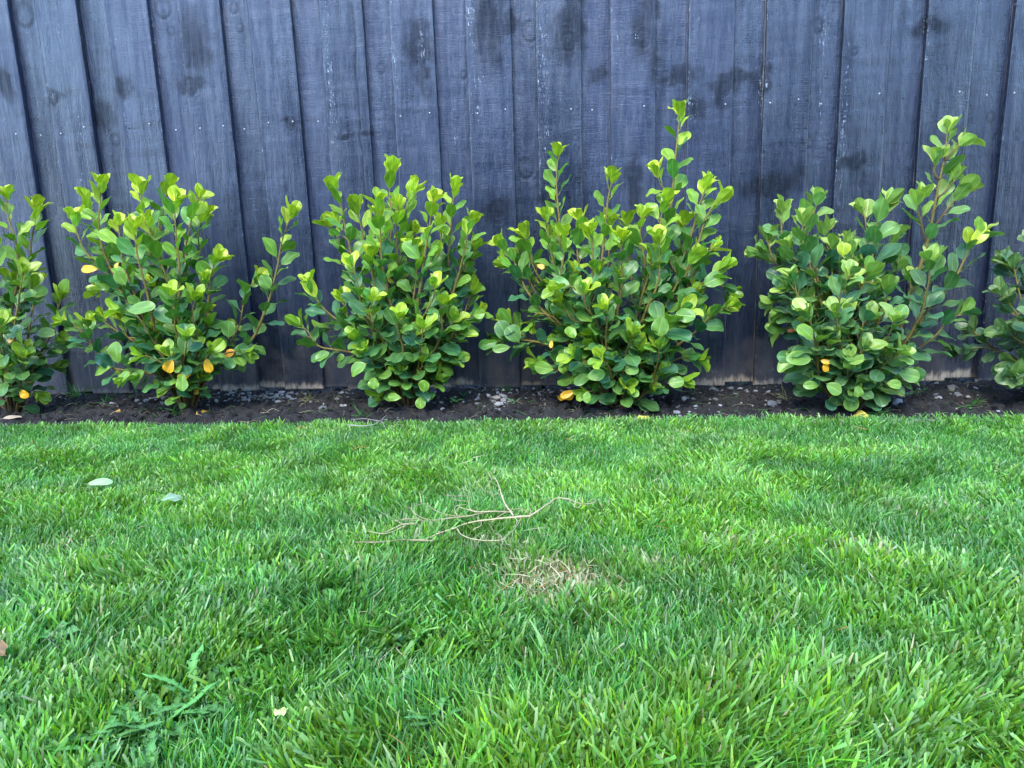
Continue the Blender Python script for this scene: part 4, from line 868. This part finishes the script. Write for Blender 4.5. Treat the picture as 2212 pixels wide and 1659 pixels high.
# ------------------------------------------------------------------ dried vine on the lawn
def vine_strands(name, ox, oy, sc, strands, label, cat, zb, colr=(.47, .40, .25), seed=5):
    r = np.random.default_rng(seed); c0 = at_z(ox+sc*1000, oy+sc*480, 0)
    J = Join()
    for pts, rad, lift in strands:
        P = []
        for i, (a, b) in enumerate(pts):
            z = zb+lift*sin(pi*i/(len(pts)-1))+r.uniform(-.008, .005); P.append(at_z(ox+a*sc, oy+b*sc, z))
        P, l = resample(P, .006); P += np.cumsum(r.normal(0, .0004, P.shape), axis=0)*.6
        t = np.linspace(0, 1, len(P)); V, Q, T = tube(P, .85*rad*(1-.55*t)*np.clip(1+.30*(N1(t*l*1.0+rad*999, t*0, .012, 3)-.5)*2+.5*np.exp(-(((t*l/.035) % 1-.5)/.08)**2), .5, 2), 6); V = V+r.normal(0, .00015, V.shape)
        J.add(V, Q, T, np.array(colr)*r.uniform(.75, 1.2))
    return tag(J.build(name, M_vine, loc=(c0[0], c0[1], 0)), label, cat)
VS = [([(1420, 490), (1300, 495), (1180, 505), (1060, 520), (950, 545), (880, 570), (760, 608), (680, 640), (600, 658)], .0024, .004), ([(720, 668), (600, 665), (520, 660), (430, 670), (340, 683), (240, 680), (140, 682)], .0020, .002),
    ([(1420, 490), (1480, 450), (1560, 395), (1610, 362), (1700, 368), (1760, 395), (1820, 405), (1880, 395), (1908, 380)], .0023, .012), ([(1900, 388), (1885, 370), (1862, 370), (1840, 388)], .0009, .003), ([(1790, 400), (1765, 432), (1735, 415), (1705, 375)], .0011, .003),
    ([(1300, 490), (1275, 450), (1235, 390), (1215, 330), (1195, 270), (1170, 210)], .0022, .004), ([(1170, 210), (1140, 225), (1122, 260), (1130, 320), (1155, 365), (1140, 395)], .0012, .004), ([(1190, 260), (1200, 290), (1190, 310)], .0014, .0),
    ([(1125, 265), (1100, 290), (1095, 340)], .0008, .0), ([(1215, 335), (1180, 330), (1150, 345)], .0008, .0),
    ([(1300, 462), (1180, 455), (1080, 470), (980, 485), (880, 490), (800, 480), (740, 455), (690, 420), (655, 400), (590, 415)], .0016, .004), ([(1300, 468), (1150, 462), (1000, 492), (860, 505), (760, 520), (680, 530), (620, 515), (520, 510), (450, 530)], .0016, .003),
    ([(1180, 455), (1040, 462), (960, 440), (900, 430), (870, 470)], .0014, .006), ([(1040, 455), (990, 440), (985, 380), (975, 310), (935, 290)], .0013, .006), ([(975, 345), (900, 345), (850, 345), (800, 340)], .0010, .003), ([(985, 385), (920, 380), (870, 372), (850, 345)], .0009, .003),
    ([(900, 492), (880, 455), (890, 420), (965, 408)], .0010, .003), ([(860, 505), (720, 522), (640, 505), (590, 470), (560, 440), (510, 415)], .0012, .003), ([(610, 512), (590, 480), (560, 440)], .0010, .0), ([(690, 528), (560, 515), (440, 512), (380, 480), (350, 460)], .0009, .002),
    ([(520, 560), (430, 600), (350, 612), (235, 592)], .0014, .002), ([(600, 545), (500, 552), (420, 590), (330, 625), (270, 632)], .0012, .003), ([(450, 520), (520, 560), (470, 590)], .0010, .002), ([(610, 656), (628, 600), (630, 560), (600, 546), (540, 550)], .0012, .004),
    ([(885, 570), (930, 620), (1000, 650), (1100, 662), (1230, 655), (1265, 620), (1325, 575), (1370, 500)], .0015, .006), ([(1240, 655), (1250, 690), (1285, 702)], .0009, .0), ([(1290, 445), (1340, 438), (1390, 455), (1415, 490)], .0013, .003),
    ([(1070, 520), (1065, 555), (1020, 580), (1005, 600)], .0010, .002), ([(1310, 500), (1325, 535), (1300, 575)], .0012, .002), ([(760, 603), (780, 612), (810, 600)], .0012, .0), ([(1415, 490), (1425, 450), (1405, 430)], .0010, .0), ([(1420, 490), (1412, 510), (1400, 540)], .0010, .0),
    ([(1250, 460), (1180, 500), (1120, 550)], .0010, .0), ([(340, 683), (270, 665), (200, 668)], .0009, .0), ([(680, 640), (740, 650), (715, 672)], .0009, .0)]
vine_strands('dried_vine', 719, 967.8, .3, VS, 'pale dried branching vine stem lying on the middle of the lawn', 'dried vine', .041, colr=(.44, .36, .20))
vine_strands('dried_twig', 719, 746.6, .35, [([(90, 490), (180, 495), (260, 485), (300, 460), (345, 455)], .0020, .003), ([(290, 465), (200, 450), (110, 455)], .0016, .003), ([(300, 460), (315, 440), (330, 428)], .0012, .0), ([(300, 465), (310, 480), (322, 502)], .0014, .0)],
    'short forked grey twig on the lawn edge below the dense shrub', 'twig', .036, colr=(.42, .38, .32))

# ------------------------------------------------------------------ fallen leaves
def fallen(px0, py0, px1, py1, wr, col, label, z=.036, seed=1, nrm=(0, -.5, 1), name='fallen_leaf', group='fallen leaves on the ground', wav=1.3):
    r = np.random.default_rng(seed); b = at_z(px0, py0, z); t = at_z(px1, py1, z+.004); L = np.linalg.norm(t-b)
    J = Join(); leaf(J, b, t-b, np.array(nrm, float), L*.9, L*wr, col, r, pet=L*.14, wavy=wav, petcol=np.array(col)*.9)
    return tag(J.build(name, M_dry, loc=tuple(b)), label, 'leaf', group)
f = fallen(182, 1046, 240, 1037, .34, (.30, .42, .22), 'pale green fallen leaf with its underside up on the left of the lawn', z=.05, seed=2, nrm=(0, -.8, .7))
fallen(172, 1052, 196, 1030, .5, (.10, .22, .03), 'dark half folded green leaf behind the pale fallen leaf', z=.05, seed=3, nrm=(-.5, -1, .3))
fallen(340, 1082, 392, 1068, .5, (.22, .32, .2), 'dull grey green crumpled leaf lying in the left lawn', z=.042, seed=4, wav=3)
fallen(622, 1530, 596, 1543, .7, (.55, .6, .22), 'pale yellow ragged leaf in the lower left lawn', z=.035, seed=5, wav=3)
fallen(14, 1418, -12, 1392, .5, (.20, .12, .06), 'dry brown leaf on the left edge of the lawn', z=.04, seed=6, wav=3)
fallen(1880, 905, 1840, 890, .55, (.6, .45, .08), 'flat yellow leaf at the lawn edge under the lime leaved shrub', z=.012, seed=7)
fallen(1238, 852, 1212, 864, .5, YEL, 'yellow leaf lying on the soil left of the widest shrub', z=.02, seed=8)
fallen(452, 887, 425, 892, .4, (.55, .3, .04), 'small curled orange leaf on the soil by the long armed shrub', z=.01, seed=9)
fallen(262, 890, 245, 884, .4, (.45, .25, .05), 'tiny brown curled leaf on the soil right of the leftmost shrub', z=.01, seed=10)
fallen(0, 905, 45, 898, .4, (.4, .3, .22), 'dry tan leaf at the lawn edge under the leftmost shrub', z=.02, seed=11)
fallen(1400, 898, 1385, 908, .5, (.6, .55, .1), 'small yellow leaf on the edging below the widest shrub', z=.02, seed=12)

# ------------------------------------------------------------------ unseen dark building added behind the camera, for the fence to reflect low down
def added_house_mat():
    m, nt, P, out = new_mat('added dark weatherboard'); P.inputs['Base Color'].default_value = (.05, .05, .055, 1); P.inputs['Roughness'].default_value = .7
    tc = nt.nodes.new('ShaderNodeTexCoord'); nt.links.new(bump(nt, noise(nt, tc.outputs['Object'], 40, 3), .003), P.inputs['Normal']); return m
M_added_house = added_house_mat()
hs = empty('added_house', (0, -4.6, 0)); tag(hs, 'unseen dark building added opposite the fence to darken its low reflections', 'added_house')
J = Join(); HH = 2.75; nb = 18
for k in range(nb):
    z0, z1 = -.05+k*HH/nb, -.05+(k+1)*HH/nb
    J.add(np.array([(-7, -4.58, z0), (7, -4.58, z0), (7, -4.6, z1), (-7, -4.6, z1)]), [(0, 3, 2, 1)], None, (.05, .05, .055))
V, Q = boxv(-7, 7, -9, -4.62, -.05, HH); J.add(V, Q, None, (.05, .05, .055)); J.build('added_wall', M_added_house, hs, smooth=False)
V = np.array([(-7.4, -4.2, HH-.05), (7.4, -4.2, HH-.05), (7.4, -6.8, HH+.75), (-7.4, -6.8, HH+.75), (7.4, -9.4, HH-.05), (-7.4, -9.4, HH-.05)])
mesh_obj('added_roof', V, [np.array([(0, 1, 2, 3), (3, 2, 4, 5)]), np.array([(1, 4, 2), (0, 3, 5)])], M_added_house, hs, smooth=False)

# dry clippings and thatch caught in the top of the grass
J = Join(); rc = np.random.default_rng(77)
for _ in range(420):
    y = rc.uniform(.5, 2.1); x = rc.uniform(-.75, .75)*y*1.0-.08*y; g = float(ground_z(x, y)); z = g+rc.uniform(.008, .03)
    if rc.random() < .35: p = at_z(1190+rc.normal(0, 90), 1245+rc.normal(0, 40), .02); x, y = p[0], p[1]
    a = rc.uniform(0, 6.28); l = rc.uniform(.012, .045)
    P = np.array([[x, y, z], [x+cos(a)*l*.5, y+sin(a)*l*.5, z+rc.uniform(-.002, .007)], [x+cos(a+rc.normal(0, .3))*l, y+sin(a)*l, z+rc.uniform(-.008, .008)]]); P = resample(P, .007)[0]
    c = np.array([.52, .44, .26])*rc.uniform(.5, 1.1) if rc.random() < .75 else np.array([.35, .16, .06])
    blade_strip(J, P, np.full(len(P), rc.uniform(.0005, .0011))*np.linspace(1, .5, len(P)), np.array([0, -.4, 1.0])+rc.normal(0, .3, 3), c)
tag(J.build('grass_clippings', M_dry), 'dry straw coloured clippings scattered through the lawn', 'clippings', kind='stuff')
